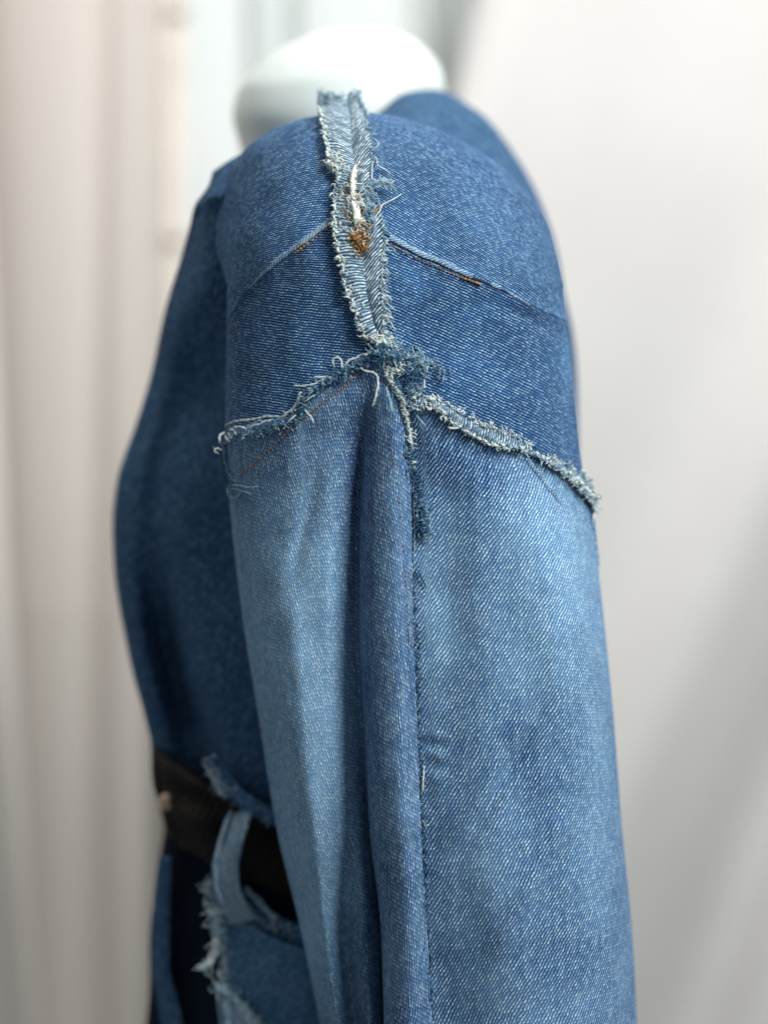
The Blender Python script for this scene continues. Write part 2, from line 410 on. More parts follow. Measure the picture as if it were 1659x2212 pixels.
rows = [
    [(815, 245, 135), (730, 300, 125), (650, 330, 125), (585, 355, 138), (530, 380, 158), (502, 395, 180), (498, 395, 205), (540, 370, 250), (650, 320, 285), (800, 250, 280), (925, 192, 255), (992, 212, 205), (945, 194, 160), (870, 203, 142)],
    [(800, 300, 92), (690, 300, 76), (600, 296, 70), (540, 322, 68), (500, 344, 69), (472, 364, 77), (459, 382, 96), (520, 400, 235), (640, 360, 300), (840, 290, 300), (970, 235, 265), (1064, 275, 195), (1035, 262, 130), (930, 258, 105)],
    [(790, 470, 80), (650, 440, 62), (540, 415, 54), (490, 418, 52), (452, 426, 57), (436, 432, 74), (425, 446, 100), (500, 470, 240), (640, 440, 315), (860, 400, 320), (1080, 380, 280), (1165, 425, 185), (1130, 450, 115), (980, 470, 84)],
    front_row(530, [(760, 80), (600, 62), (540, 56), (490, 55), (450, 62), (429, 78), (411, 105)], 1206, 105),
    front_row(600, [(760, 80), (600, 68), (540, 61), (484, 60), (441, 70), (409, 90), (388, 118)], 1218, 118),
    front_row(700, [(760, 80), (600, 74), (520, 68), (462, 69), (415, 80), (378, 100), (354, 126)], 1238, 126),
    body_row(820, 322, 1246, 0, 138, 76), body_row(930, 288, 1247),
    body_row(1040, 254, 1240), body_row(1130, 245, 1220), body_row(1230, 250, 1200, 8), body_row(1330, 263, 1170, 22), body_row(1430, 283, 1140, 28),
    body_row(1530, 312, 1110, 24, 140, 84), body_row(1600, 326, 1100, 10, 140, 86, 20), body_row(1650, 334, 1090, 6, 142, 90, 45)]
Pb = loops(rows, 240, 260)
Pb = blur_grid(Pb, 6)
nrm = np.cross(np.roll(Pb, -1, 1) - Pb, np.gradient(Pb, axis=0)); nrm /= (np.linalg.norm(nrm, axis=2, keepdims=True) + 1e-9)
Pb[8:] = Pb[8:] + nrm[8:] * (0.0006 * tw(Pb[8:, :, 0] * 1.6, Pb[8:, :, 2]*0.6))[..., None]
bodyo = grid('body', Pb, M['torso'], jacket, ref=40, closed=True, thick=0.0011, fade=0.35 + 0*Pb[..., 0])

# ---- shoulder cap: a dome over the arm, continuing down under the sleeve head
YP, RF = 0.050, 0.050
uLk = [(560, 492), (700, 490), (900, 487), (1000, 486), (1100, 499), (1300, 520)]
uRk = [(560, 1212), (690, 1223), (800, 1236), (900, 1246), (1000, 1256), (1100, 1277), (1300, 1300)]
fL = lambda v: pchip([a for a, _ in uLk], [b for _, b in uLk], np.atleast_1d(v))
fR = lambda v: pchip([a for a, _ in uRk], [b for _, b in uRk], np.atleast_1d(v))
capw = waves(5, 9, 0.060); capw2 = waves(9, 9, 0.022)
def cap_row(kind, q, th):
    """th: 0 = back edge, pi = front edge; beyond the ends the cloth turns in behind"""
    inside = np.clip(th, 0, math.pi)
    over = np.abs(th - inside)
    c, s = np.cos(inside), np.sin(inside)
    front = c < 0
    if kind == 'v':
        UC, aL, aR, v0, H, cp, yb = 790.0, 790 - fL(q)[0], fR(q)[0] - 790, q, 0.0, 1.0, YP
        nl = 2.0
    else:
        e = smooth_step(0, 1, q / (math.pi/2))
        UC, aL, aR = 790.0, 790 - (492*(1-e) + 462*e), 1218*(1-e) + 1194*e - 790
        v0, H, cp, yb = 620 - 95*e, 377 - 95*e, math.cos(q), YP
        nl = 2.0 + 0.5*e
    n = np.where(front, nl, 2.0 if kind == 'v' else 2.0 - 0.34*math.sin(q))
    cc = np.sign(c) * np.abs(c)**(2/n); ss = np.abs(s)**(2/n)
    u = UC + np.where(front, aL, aR) * cc
    sq = math.sin(q) if kind == 'p' else 0.0
    v = v0 - H*sq*ss
    Y = yb - RF*cp*ss**0.9 + over*0.055
    w_ = over/0.75
    if kind == 'p':                                           # in front the cloth runs on into the chest
        u = np.where(front, u + w_*(20 - 22*e), u - over*28); v = np.where(front, v + w_*w_*60*e, v)
    else:
        u = u - np.sign(c)*over*28
    if kind == 'p': Y = Y + np.where(front, 0.016*e*np.abs(c)**2.5, 0)
    return u, v, Y
TH = np.linspace(math.pi + 0.75, -0.75, 261)
trows = [('v', v) for v in np.linspace(1240, 620, 150)] + [('p', q) for q in np.linspace(0, math.pi/2, 90)[1:]]
G = []
for k, q in trows:
    G.append(np.stack(cap_row(k, q, TH), -1))
top = G[-1]
for j, d in enumerate(np.linspace(0.006, 0.09, 14)):           # over the crest, towards the neck
    g = top.copy(); w = d/0.09
    g[:, 2] = top[:, 2] + d
    sh = np.clip(1 - np.abs(TH - math.pi/2)/(math.pi/2), 0, 1)
    g[:, 1] = top[:, 1] + 90*w*(0.4 + 0.6*sh) - 8*w
    g[:, 0] = 790 + (top[:, 0]-790)*(1 - 0.16*w)
    G.append(g)
G = np.array(G)
def cap_disp(u, v):
    d = 0.0011*capw(u*S, v*S) + 0.00045*capw2(u*S, v*S)
    # pulls that run from the yoke seam ends and soft hollows in the cloth
    def crease(a, b, w, h):
        a = np.array(a, float); b = np.array(b, float); ab = b-a; L = (ab**2).sum()
        t = np.clip(((u-a[0])*ab[0] + (v-a[1])*ab[1])/L, 0, 1)
        dd = np.hypot(u-a[0]-t*ab[0], v-a[1]-t*ab[1])
        return h*np.exp(-(dd/w)**2)*np.sin(math.pi*np.clip(t*0.9+0.05, 0, 1))
    d = d + crease((1050, 640), (985, 690), 16, 0.0016) + crease((930, 560), (880, 740), 30, 0.0014) + crease((1075, 660), (1215, 715), 16, 0.0018)
    d = d + crease((640, 560), (530, 720), 30, 0.0012) + crease((560, 600), (500, 780), 20, 0.0012) + crease((870, 330), (960, 520), 40, 0.0012)
    d = d + crease((1190, 500), (1222, 700), 22, 0.0013) - crease((1160, 480), (1200, 690), 16, 0.0012) + crease((960, 640), (930, 860), 26, 0.0012)
    d = d - crease((700, 300), (560, 420), 40, 0.0014) - crease((720, 640), (600, 860), 40, 0.0013) + crease((1230, 560), (1236, 850), 14, 0.0016)
    d = d + crease((497, 400), (492, 640), 13, 0.0035)
    return d
dsp = cap_disp(G[..., 0], G[..., 1])
G[..., 2] = G[..., 2] + dsp * np.clip(np.sin(np.clip(TH, 0, math.pi))*1.6, 0, 1)[None, :]
Pcap = at_np(G[..., 0], G[..., 1], G[..., 2])
Pcap = blur_grid(Pcap, 2)

seam_yoke = [(400, 800), (450, 750), (497, 689), (530, 632), (570, 592), (611, 557), (651, 527), (719, 476), (790, 470), (830, 506), (852, 519), (906, 549), (949, 565), (1004, 592), (1041, 605), (1090, 627), (1149, 662), (1211, 689), (1260, 712)]
edge_left = [(440, 1040), (470, 985), (485, 950), (500, 930), (560, 908), (615, 903), (648, 880), (657, 850), (700, 822), (730, 800), (770, 775), (800, 765), (830, 760), (870, 775)]
edge_right = [(800, 760), (845, 770), (880, 806), (910, 852), (960, 885), (1010, 920), (1060, 950), (1110, 970), (1160, 995), (1210, 1025), (1250, 1060), (1285, 1108), (1320, 1160)]
def fcurve(poly):
    xs = [p[0] for p in poly]; ys = [p[1] for p in poly]
    return lambda u: np.interp(u, xs, ys)
f_yoke, f_el, f_er = fcurve(seam_yoke), fcurve(edge_left), fcurve(edge_right)
f_bottom = lambda u: np.where(u < 835, f_el(u) + 34, f_er(u) + np.where(u > 1235, 4, 20))

def cut(P, fun, sign=1):
    """per column: fractional row index where the column crosses the photo curve"""
    u, v = pix(P); g = v - fun(u)
    out = np.zeros(P.shape[1])
    for c in range(P.shape[1]):
        z = np.where((g[:-1, c] > 0) & (g[1:, c] <= 0))[0]
        if len(z):
            i = z[0]; out[c] = i + g[i, c]/(g[i, c] - g[i+1, c] + 1e-12)
        else:
            out[c] = out[c-1] if c else 0
    return out
def resample(P, r0, r1, n, cols):
    t = np.linspace(0, 1, n)[:, None]
    rr = np.clip(r0[None, cols]*(1-t) + r1[None, cols]*t, 0, P.shape[0]-1.001)
    i = np.floor(rr).astype(int); f = (rr-i)[..., None]
    cc = np.arange(P.shape[1])[cols][None, :]
    return P[i, cc]*(1-f) + P[i+1, cc]*f
r_bot = cut(Pcap, f_bottom); r_yoke = cut(Pcap, f_yoke); r_top = np.full(Pcap.shape[1], Pcap.shape[0]-1.001)
um, vm_ = pix(Pcap[60]); mid_c = int(np.argmin(np.abs(TH - math.acos((795-790)/400.0))))
colsL = slice(0, mid_c + 1); colsR = slice(mid_c, Pcap.shape[1])

def blob(u, v, cu, cv, ru, rv, ang=0.0):
    a = math.radians(ang); du, dv = u-cu, v-cv
    x = du*math.cos(a) + dv*math.sin(a); y = -du*math.sin(a) + dv*math.cos(a)
    return np.exp(-(x/ru)**2 - (y/rv)**2)
def cap_fade(P):
    u, v = pix(P)
    d = v - f_yoke(u)
    f = 0.30 + 0.35*np.exp(-((d+9)/9)**2)*smooth_step(480, 620, u) - 0.22*np.exp(-((d-22)/18)**2)
    f += 0.35*blob(u, v, 640, 490, 90, 40, -35) + 0.35*blob(u, v, 880, 490, 60, 25, 25) + 0.35*blob(u, v, 880, 590, 60, 25, 25) + 0.25*blob(u, v, 600, 600, 70, 25, -38)
    f += 0.25*blob(u, v, 1060, 460, 120, 60, 30) - 0.25*blob(u, v, 1130, 440, 50, 80, -40) + 0.4*blob(u, v, 1225, 780, 14, 100) + 0.3*blob(u, v, 1050, 660, 30, 14, -45)
    f += 0.2*blob(u, v, 1000, 760, 160, 60, 20) + 0.2*blob(u, v, 650, 740, 100, 90) - 0.2*blob(u, v, 520, 760, 60, 120) - 0.15*blob(u, v, 930, 790, 40, 90)
    return f
cu_ = np.concatenate([[0], np.cumsum(np.linalg.norm(np.diff(Pcap[100], axis=0), axis=1))]); cu_ = cu_ - cu_[mid_c]
cv_ = np.concatenate([[0], np.cumsum(np.linalg.norm(np.diff(Pcap[:, mid_c], axis=0), axis=1))])
UVcap = np.stack(np.meshgrid(cu_, cv_), -1)
lift = np.array([0, -0.0003, 0])
for nm, cols, a_, b_, mt, ref, up in (('front_shoulder_panel', colsL, r_bot, r_yoke + 1.0, 'low_front', -1, 0), ('back_shoulder_panel', colsR, r_bot, r_yoke + 1.0, 'low_back', 0, 0),
                              ('front_yoke', colsL, r_yoke, r_top, 'yoke_front', -1, 1), ('back_yoke', colsR, r_yoke, r_top, 'yoke_back', 0, 1)):
    P = resample(Pcap, a_, b_, 170, cols)
    n_c = P.shape[1]
    if up: P = P + lift*np.linspace(1, 0, 170)[:, None, None]**0.5
    grid(nm, P[::-1], M[mt], jacket, ref=(n_c-40 if ref < 0 else 40), fade=cap_fade(P[::-1]), thick=0.0010, off=1, uv=resample(UVcap, a_, b_, 170, cols)[::-1])

# ---- sleeve: front panel with the stand-up pleat, and back panel
VK = [700, 760, 900, 1100, 1300, 1550, 1800, 2000, 2270]
SL = {  # columns: back, back-left, edge, ...
    700: [(780, 100), (540, 82), (490, 52), (522, 24), (620, 8), (705, 2), (735, 1), (765, 0), (800, 0), (812, -1), (820, -2), (833, -2), (843, 0)],
    760: [(780, 100), (540, 82), (489, 52), (522, 24), (620, 8), (705, 2), (735, 1), (765, 0), (800, 1), (812, -1), (822, -3), (835, -3), (848, 0)],
    900: [(780, 100), (540, 82), (486, 52), (518, 24), (620, 8), (700, 3), (728, 3), (760, 5), (787, 7), (800, 3), (820, -2), (850, -4), (882, 1)],
    1100: [(780, 100), (550, 82), (498, 52), (530, 24), (630, 8), (700, 5), (728, 7), (755, 11), (772, 15), (782, 9), (805, -1), (850, -5), (889, 0)],
    1300: [(790, 102), (570, 84), (520, 53), (556, 24), (640, 8), (700, 8), (728, 11), (752, 15), (769, 19), (780, 11), (805, -1), (852, -5), (892, 0)],
    1550: [(800, 104), (605, 86), (559, 54), (598, 27), (660, 12), (710, 13), (738, 17), (764, 22), (780, 25), (789, 13), (812, 0), (860, -5), (901, 0)],
    1800: [(820, 106), (650, 88), (600, 56), (636, 31), (685, 17), (730, 19), (753, 23), (776, 25), (798, 31), (800, 15), (825, 1), (870, -5), (910, 0)],
    2000: [(840, 108), (695, 90), (648, 58), (676, 36), (702, 25), (724, 28), (747, 34), (788, 27), (824, 38), (822, 18), (843, 2), (885, -4), (921, 0)],
    2270: [(860, 110), (750, 92), (703, 60), (722, 44), (738, 33), (754, 36), (777, 43), (803, 31), (834, 42), (831, 18), (850, 2), (890, -4), (938, 0)]}
SR = {
    700: [(800, 6), (835, 4), (860, 2), (930, 1), (1020, 5), (1100, 12), (1190, 30), (1224, 52), (1190, 82), (1000, 100), (780, 100)],
    760: [(800, 7), (838, 5), (860, 3), (930, 2), (1020, 5), (1100, 12), (1190, 28), (1233, 52), (1195, 82), (1000, 100), (780, 100)],
    900: [(800, 9), (842, 6), (890, 5), (950, 5), (1040, 4), (1120, 9), (1205, 26), (1247, 52), (1205, 82), (1000, 100), (780, 100)],
    1100: [(810, 12), (862, 7), (900, 6), (950, 6), (1040, 2), (1150, 5), (1240, 22), (1277, 52), (1230, 82), (1010, 100), (780, 100)],
    1300: [(815, 13), (862, 8), (902, 7), (960, 6), (1055, 1), (1175, 3), (1262, 20), (1300, 52), (1250, 84), (1020, 102), (790, 102)],
    1550: [(820, 14), (870, 8), (910, 7), (970, 5), (1070, 0), (1190, 2), (1285, 20), (1325, 52), (1275, 86), (1040, 104), (800, 104)],
    1800: [(830, 14), (878, 8), (920, 7), (980, 4), (1085, -1), (1205, 2), (1303, 20), (1344, 53), (1290, 88), (1060, 106), (820, 106)],
    2000: [(840, 14), (890, 8), (930, 7), (990, 4), (1095, -1), (1215, 2), (1322, 20), (1364, 54), (1310, 90), (1080, 108), (840, 108)],
    2270: [(850, 14), (900, 8), (948, 7), (1005, 4), (1105, -1), (1225, 2), (1336, 20), (1379, 55), (1320, 92), (1100, 110), (860, 110)]}
def surface(T, ncol, nrow):
    K = np.array([T[v] for v in VK], float)                      # rows, cols, (u, mm)
    seg = np.hypot(np.diff(K[..., 0], axis=1)*S*1000, np.diff(K[..., 1], axis=1)).mean(0)
    s = np.concatenate([[0], np.cumsum(seg)])
    Kc = pchip(s, np.swapaxes(K, 0, 1), np.linspace(0, s[-1], ncol))   # ncol, rows, 2
    Vd = np.linspace(VK[0], VK[-1], nrow)
    return Vd, pchip(VK, np.swapaxes(Kc, 0, 1), Vd)                # nrow, ncol, 2
slw = waves(31, 8, 0.085); slw2 = waves(37, 8, 0.028)
def cap_Y(u, v):
    a = np.where(u < 790, 790 - np.interp(v, *zip(*uLk)), np.interp(v, *zip(*uRk)) - 790)
    c = np.clip(np.abs(u-790)/a, 0, 1)
    s = np.sqrt(1 - c*c)
    return YP - RF*s**0.9 + cap_disp(u, v)*np.clip(s*1.6, 0, 1)
def make_sleeve(T, ncol, ftop, front):
    Vd, Q = surface(T, ncol, 420)
    u, Y = Q[..., 0].copy(), Q[..., 1]/1000.0
    v = np.repeat(Vd[:, None], ncol, 1)
    # soft diagonal drag folds and small irregularities
    q = (u - 960)*0.82 - (v - 1500)*0.45
    front_w = np.clip((0.045 - Y)/0.03, 0, 1)
    if not front:
        Y = Y + front_w*(0.0022*np.sin(q/72 + 0.6*np.sin(v/260))*smooth_step(1150, 1450, v)*np.exp(-((u-1130)/170)**2))
    Y = Y + front_w*(0.0008*slw(u*S, v*S*0.6) + 0.0003*slw2(u*S, v*S))
    dtop = v - ftop(u)
    Y = Y + front_w*0.0007*np.sin(u/13.0 + 1.3*np.sin(u/47.0))*np.exp(-((dtop-75)/55)**2)*(0.6 + 0.4*np.sin(u/61.0))
    if not front:
        Y = Y + 0.0006*np.sin(v/15.0 + 3.5*np.sin(v/83.0) + 2*np.sin(v/37.0))*np.clip(0.35 + np.sin(v/131.0 + 1) + 0.5*np.sin(v/61.0), 0, 1.4)*np.exp(-((u-932-0.02*(v-1200))/22)**2)*smooth_step(1150, 1250, v)
        Y = Y + front_w*0.0030*np.exp(-((u-1090+0.55*(v-1680))/16)**2)*np.exp(-((v-1660)/130)**2) - front_w*0.0026*np.exp(-((u-1180+0.5*(v-1850))/22)**2)*np.exp(-((v-1900)/150)**2)
    else:
        Y = Y + front_w*0.0020*np.exp(-((u-655+0.25*(v-1150))/18)**2)*np.exp(-((v-1130)/120)**2) - front_w*0.0018*np.exp(-((u-610-0.2*(v-1500))/14)**2)*np.exp(-((v-1500)/160)**2)
    m = smooth_step(10, 200, dtop)
    hid = (Y > 0.056)
    pleat = smooth_step(770, 800, u)*(1 - smooth_step(880, 905, u)) if front else 0*u
    Yc = cap_Y(u, v) - 0.0024 - 0.0010*pleat
    back = np.where(Y > 0.06, Y + 0.001, Yc)
    Y = back*(1-m) + Y*m
    P = blur_grid(at_np(u, v, Y), 2)
    r = cut(P[::-1], ftop)                                          # first crossing from the hem up
    r0 = (P.shape[0]-1) - r
    n = 300
    t = np.linspace(0, 1, n)[:, None]
    rr = np.clip(r0[None, :]*(1-t) + (P.shape[0]-1.001)*t, 0, P.shape[0]-1.001)
    i = np.floor(rr).astype(int); f = (rr-i)[..., None]
    cc = np.arange(ncol)[None, :]
    return P[i, cc]*(1-f) + P[np.minimum(i+1, P.shape[0]-1), cc]*f
rag = waves(77, 9, 14.0)
PL = make_sleeve(SL, 330, lambda u: f_el(u) + 2.2*rag(u, u*0.3), True)
PR = make_sleeve(SR, 330, lambda u: f_er(u) - 4, False)
def fade_shade_left(P):
    u, v = pix(P)
    f = 0.36 + 0.65*blob(u, v, 640, 1330, 95, 230, 6) + 0.55*blob(u, v, 690, 1620, 75, 330, 10) + 0.5*blob(u, v, 690, 1950, 60, 250, 12)
    f -= 0.45*blob(u, v, 785, 1050, 50, 300) + 0.25*blob(u, v, 600, 950, 110, 60, -30)  # long dark term: shade of the valley beside the pleat, painted in
    f += 0.22*blob(u, v, 555, 1180, 40, 160)
    rid = smooth_step(776, 792, u)
    f = np.where(v > 850, f*(1-rid) + rid*(0.16 + 0.12*blob(u, v, 840, 1500, 40, 600)), f)
    return f
def fade_shade_right(P):
    u, v = pix(P)
    f = 0.34 + 0.62*blob(u, v, 1190, 1200, 95, 190, -14) + 0.42*blob(u, v, 960, 1290, 55, 190, 0) - 0.34*blob(u, v, 990, 1010, 120, 60, 30)  # dark term: shade the raw band casts below itself, painted into the colour
    f += 0.22*blob(u, v, 1080, 1400, 160, 120, 20) - 0.18*blob(u, v, 1150, 1700, 40, 160, -20) + 0.3*blob(u, v, 1290, 1750, 30, 300)  # dark slanting streak: fold shading painted into the colour
    f += 0.25*blob(u, v, 1040, 1850, 70, 160, 20) - 0.1*blob(u, v, 1250, 2050, 90, 120) + 0.2*blob(u, v, 1040, 2150, 90, 90)
    f += 0.15*blob(u, v, 1150, 1450, 60, 200, 30)
    return f
sl_front = grid('sleeve_front_panel', PL, M['sleeve_front'], jacket, ref=180, fade=fade_shade_left(PL), thick=0.0009, off=1)
sl_back = grid('sleeve_back_panel', PR, M['sleeve_back'], jacket, ref=110, fade=fade_shade_right(PR), thick=0.0009, off=1)

# ------------------------------------------------------------------ jacket: lower body below the waist
tw2 = waves(41, 7, 0.07)
def tube_rows(rows, nr, nc, amp=0.0015):
    P = blur_grid(loops(rows, nr, nc), 2)
    n = np.cross(np.roll(P, -1, 1) - P, np.gradient(P, axis=0)); n /= (np.linalg.norm(n, axis=2, keepdims=True) + 1e-9)
    return P + n*(amp*tw2(P[..., 0]*1.4, P[..., 2]))[..., None]
def skirt_row(v0, L, dv=0):
    return prow(v0, [(760, 96, dv), (600, 94, dv), (500, 96, dv), (L+120, 106, dv*.7), (L+70, 118, dv*.4), (L+28, 126, 0), (L, 150, 0),
                     (L+60, 215, 0), (600, 305, 0), (900, 330, 0), (1060, 270, 0), (1110, 190, 0), (1060, 125, 0), (950, 98, 0)])
Pk = tube_rows([skirt_row(1690, 372, 60), skirt_row(1800, 362, 40), skirt_row(1870, 346, 30), skirt_row(1950, 335, 20), skirt_row(2050, 325, 10), skirt_row(2180, 318), skirt_row(2360, 312)], 90, 160)
grid('peplum_lining', Pk, M['skirt_dark'], jacket, ref=40, closed=True, thick=0.001, fade=0.3 + 0*Pk[..., 0])

def patch(name, left, right, mat, parent, n=40, m=24, bulge=0.004, fade=0.4, thick=0.001, seed=1):
    """curved cloth piece between two edge lines of (u, v, Y mm)"""
    A = np.array([tuple(at(u, v, y/1000)) for u, v, y in left]); B = np.array([tuple(at(u, v, y/1000)) for u, v, y in right])
    A = pchip(np.linspace(0, 1, len(A)), A, np.linspace(0, 1, n)); B = pchip(np.linspace(0, 1, len(B)), B, np.linspace(0, 1, n))
    s = np.linspace(0, 1, m)[None, :, None]
    P = A[:, None, :]*(1-s) + B[:, None, :]*s
    w = waves(seed, 6, 0.05)
    P[..., 1] += -bulge*np.sin(math.pi*s[..., 0]) + 0.0015*w(P[..., 0], P[..., 2])
    return grid(name, P, mat, parent, fade=np.full(P.shape[:2], fade), thick=thick)
patch('peplum_side_panel', [(478, 1962, 84), (482, 2050, 84), (484, 2140, 85), (486, 2240, 86), (488, 2360, 86)],
      [(760, 2070, 88), (760, 2120, 90), (760, 2180, 90), (760, 2250, 90), (760, 2360, 90)], M['skirt_mid'], jacket, fade=0.5, bulge=0.010, seed=4)
patch('peplum_front_strip', [(345, 1850, 116), (332, 1960, 118), (330, 2080, 118), (345, 2170, 116), (362, 2290, 114)],
      [(372, 1850, 110), (366, 1960, 112), (366, 2080, 112), (384, 2160, 110), (410, 2290, 108)], M['torso'], jacket, fade=0.3, bulge=0.002, seed=6)
patch('peplum_under_panel', [(468, 2125, 80), (472, 2170, 80), (478, 2230, 80), (480, 2340, 80)],
      [(560, 2200, 78), (600, 2260, 80), (640, 2300, 82), (690, 2380, 82)], M['edge_roll'], jacket, fade=0.1, bulge=0.004, seed=8)
# waistband along the seam above the belt and along the seam below it
patch('waist_seam', [(446, 1640, 82), (470, 1690, 81), (500, 1725, 80), (560, 1765, 80), (640, 1800, 80)],
      [(462, 1628, 84), (492, 1672, 82), (520, 1704, 81), (572, 1738, 80), (650, 1770, 80)], M['torso'], jacket, fade=0.75, bulge=0.002, seed=12)
patch('waist_seam', [(440, 1915, 84), (480, 1960, 82), (540, 1992, 80), (600, 2020, 80), (690, 2060, 80)],
      [(452, 1898, 84), (500, 1935, 83), (560, 1966, 82), (620, 1990, 82), (700, 2020, 82)], M['torso'], jacket, fade=0.75, bulge=0.002, seed=13)
# belt loop standing off the belt, with two raised edges
lp = [(522, 1752, 80), (512, 1785, 74), (498, 1830, 70), (490, 1875, 69), (492, 1915, 70), (506, 1950, 74), (530, 1985, 80)]
loop_o = patch('belt_loop', [(u-30, v+9, y) for u, v, y in lp], [(u+27, v-7, y) for u, v, y in lp], M['edge_roll'], jacket, n=40, m=10, bulge=0.001, fade=0.45, thick=0.0012, seed=14)
for du in (-23, 21):
    t = Tubes(); pk = pchip(np.linspace(0, 1, len(lp)), np.array(lp, float), np.linspace(0, 1, 30))
    t.add([at(u+du, v, (y-1.6)/1000) for u, v, y in pk], 0.0010, 8, 0.8)
    t.build('loop_ridge', M['paleblue'], loop_o)
for q in (0, -1):
    t = Tubes(); u, v, y = lp[q]
    for k in range(6):
        t.add([at(u-18+k*7, v+5-k*1.5, (y-2.6)/1000), at(u-13+k*7, v+9-k*1.5, (y-2.6)/1000)], 0.0006, 6)
    t.build('bar_tack', M['orange'], loop_o)

# belt: a thing of its own, threaded under the loop
def belt_row(dv, off):
    return [(u, v+dv, y+off) for u, v, y in ((640, 1845, 84), (560, 1815, 82), (490, 1790, 82), (430, 1760, 88), (390, 1735, 98), (350, 1712, 114), (328, 1690, 140), (380, 1650, 230), (600, 1620, 310), (880, 1620, 335), (1060, 1650, 270), (1110, 1700, 190), (1060, 1770, 125), (860, 1850, 90))]
brow = [belt_row(-85, 6), belt_row(-70, 0), belt_row(-20, -3), belt_row(30, -2), belt_row(75, 1), belt_row(92, 8)]
for k, r in enumerate(brow):                                     # narrows a little at the waist front
    for j in (5, 6, 7):
        u, v, y = r[j]; r[j] = (u + (0, 0, 2, 14, 30, 32)[k], v + (0, 0, 0, 4, 10, 12)[k], y)
Pbelt = loops(brow, 60, 420)
bw = waves(51, 10, 0.03)
bi, bj = np.meshgrid(np.arange(Pbelt.shape[0]), np.arange(Pbelt.shape[1]), indexing='ij')
Pbelt[..., 1] += 0.0012*bw(Pbelt[..., 0], Pbelt[..., 2]*2) - 0.0022*np.abs(np.sin(bi*0.42 + bj*0.42)*np.sin(bi*0.42 - bj*0.42))
belt = grid('belt', Pbelt, M['belt'], None, closed=True, thick=0.002)
tag(belt, 'mottled black and brown belt round the jacket waist, under the pale denim loop', 'belt')
sphere_lathe('eyelet', at(360, 1733, 0.1035), [(0.0036, -0.006), (0.0040, -0.001), (0.0036, 0.0012), (0.0022, 0.0020), (0.0003, 0.0023)], True, M['metal'], None, 20)
ey = bpy.data.objects['eyelet']; ey.parent = belt

# ------------------------------------------------------------------ details laid on the cloth
bpy.context.view_layer.update()
dg = bpy.context.evaluated_depsgraph_get()
CLOTH = ['front_shoulder_panel', 'back_shoulder_panel', 'front_yoke', 'back_yoke', 'sleeve_front_panel', 'sleeve_back_panel', 'body']
trees = [BVHTree.FromObject(bpy.data.objects[n], dg) for n in CLOTH]
EYE = Vector((0, -D, Z0))
def cast(u, v, fallback=0.0, only=None):
    d = (at(u, v, 0) - EYE).normalized(); best = None
    for n, t in zip(CLOTH, trees):
        if only and n not in only: continue
        p, nn, i, dist = t.ray_cast(EYE, d)
        if p is not None and (best is None or dist < best[1]): best = (p, dist, nn)
    if best is None: return at(u, v, fallback), Vector((0, -1, 0))
    n = best[2]
    if n.dot(d) > 0: n = -n
    return best[0], n
SHOULDER = CLOTH[:4] + CLOTH[4:6]
def on(u, v, h, fallback=0.0):
    """point lying h millimetres above the cloth"""
    p, n = cast(u, v, fallback, SHOULDER)
    return p + n*(h/1000.0)

def spline(pts, n):
    K = np.array(pts, float)
    if len(K) < 3: return [tuple(K[0]*(1-t) + K[-1]*t) for t in np.linspace(0, 1, n)]
    d = np.concatenate([[0], np.cumsum(np.linalg.norm(np.diff(K[:, :2], axis=0), axis=1) + 1e-6)])
    Kw = np.vstack([2*K[0]-K[1], K, 2*K[-1]-K[-2]])
    out = []
    for x in np.linspace(0, d[-1], n):
        i = int(np.clip(np.searchsorted(d, x) - 1, 0, len(K)-2)); t = (x-d[i])/(d[i+1]-d[i])
        p0, p1, p2, p3 = Kw[i], Kw[i+1], Kw[i+2], Kw[i+3]
        out.append(tuple(0.5*(2*p1 + (p2-p0)*t + (2*p0-5*p1+4*p2-p3)*t*t + (3*p1-p0-3*p2+p3)*t**3)))
    return out
def thread(pts, r, mat, parent, name='thread', h=0.5, fb=0.03, taper=0.55, kink=0.0, twist=0.12):
    """pts: (u, v[, height mm])"""
    P = [(p[0], p[1], p[2] if len(p) > 2 else h) for p in pts]
    L = sum(math.hypot(P[i+1][0]-P[i][0], P[i+1][1]-P[i][1]) for i in range(len(P)-1))
    n = max(8, int(L/3.0))
    q = spline(P, n)
    pp = []
    for (u, v, hh) in q:
        pp.append(on(u + random.gauss(0, kink), v + random.gauss(0, kink), hh + r, fb))
    # keep loose threads from jumping where they pass the edge of the cloth
    for _ in range(3):
        pp = [pp[0]] + [(pp[i-1] + pp[i]*2 + pp[i+1])/4 for i in range(1, len(pp)-1)] + [pp[-1]]
    t = Tubes()
    k = 3 if r >= 0.4 else 1                                     # thicker yarns are loose bundles of strands
    for j in range(k):
        q1 = random.uniform(0, 6.28)
        t.add([p + (Vector((math.cos(q1 + i*.8), -.4, math.sin(q1 + i*.8)))*(r*0.42/1000) if k > 1 else Vector((0, 0, 0))) for i, p in enumerate(pp)], r*(0.50 if k > 1 else 0.85)/1000.0, 6, min(taper, .5), 0.03)
        if k > 1:
            for _ in range(len(pp)//3):                           # lint
                b_ = random.choice(pp); e = Vector((random.gauss(0, 1), random.gauss(0, .5), random.gauss(0, 1)))*(r*1.1/1000)
                t.add([b_, b_ + e*.5 + Vector((random.gauss(0, 1), 0, random.gauss(0, 1)))*(r*.2/1000), b_ + e], .00007, 4, .5)
    return t.build(name, M[mat], parent)
c2 = lambda x, y: (596.8 + x*.2698, 170.5 + y*.2698)
c3 = lambda x, y: (426.25 + x*.3083, 682 + y*.3083)
c4 = lambda x, y: (809.9 + x*.3083, 682 + y*.3083)
c8 = lambda x, y: (724.6 + x*.15416, 699 + y*.15416)
c6 = lambda x, y: (341 + x*.2698, 341 + y*.2698)
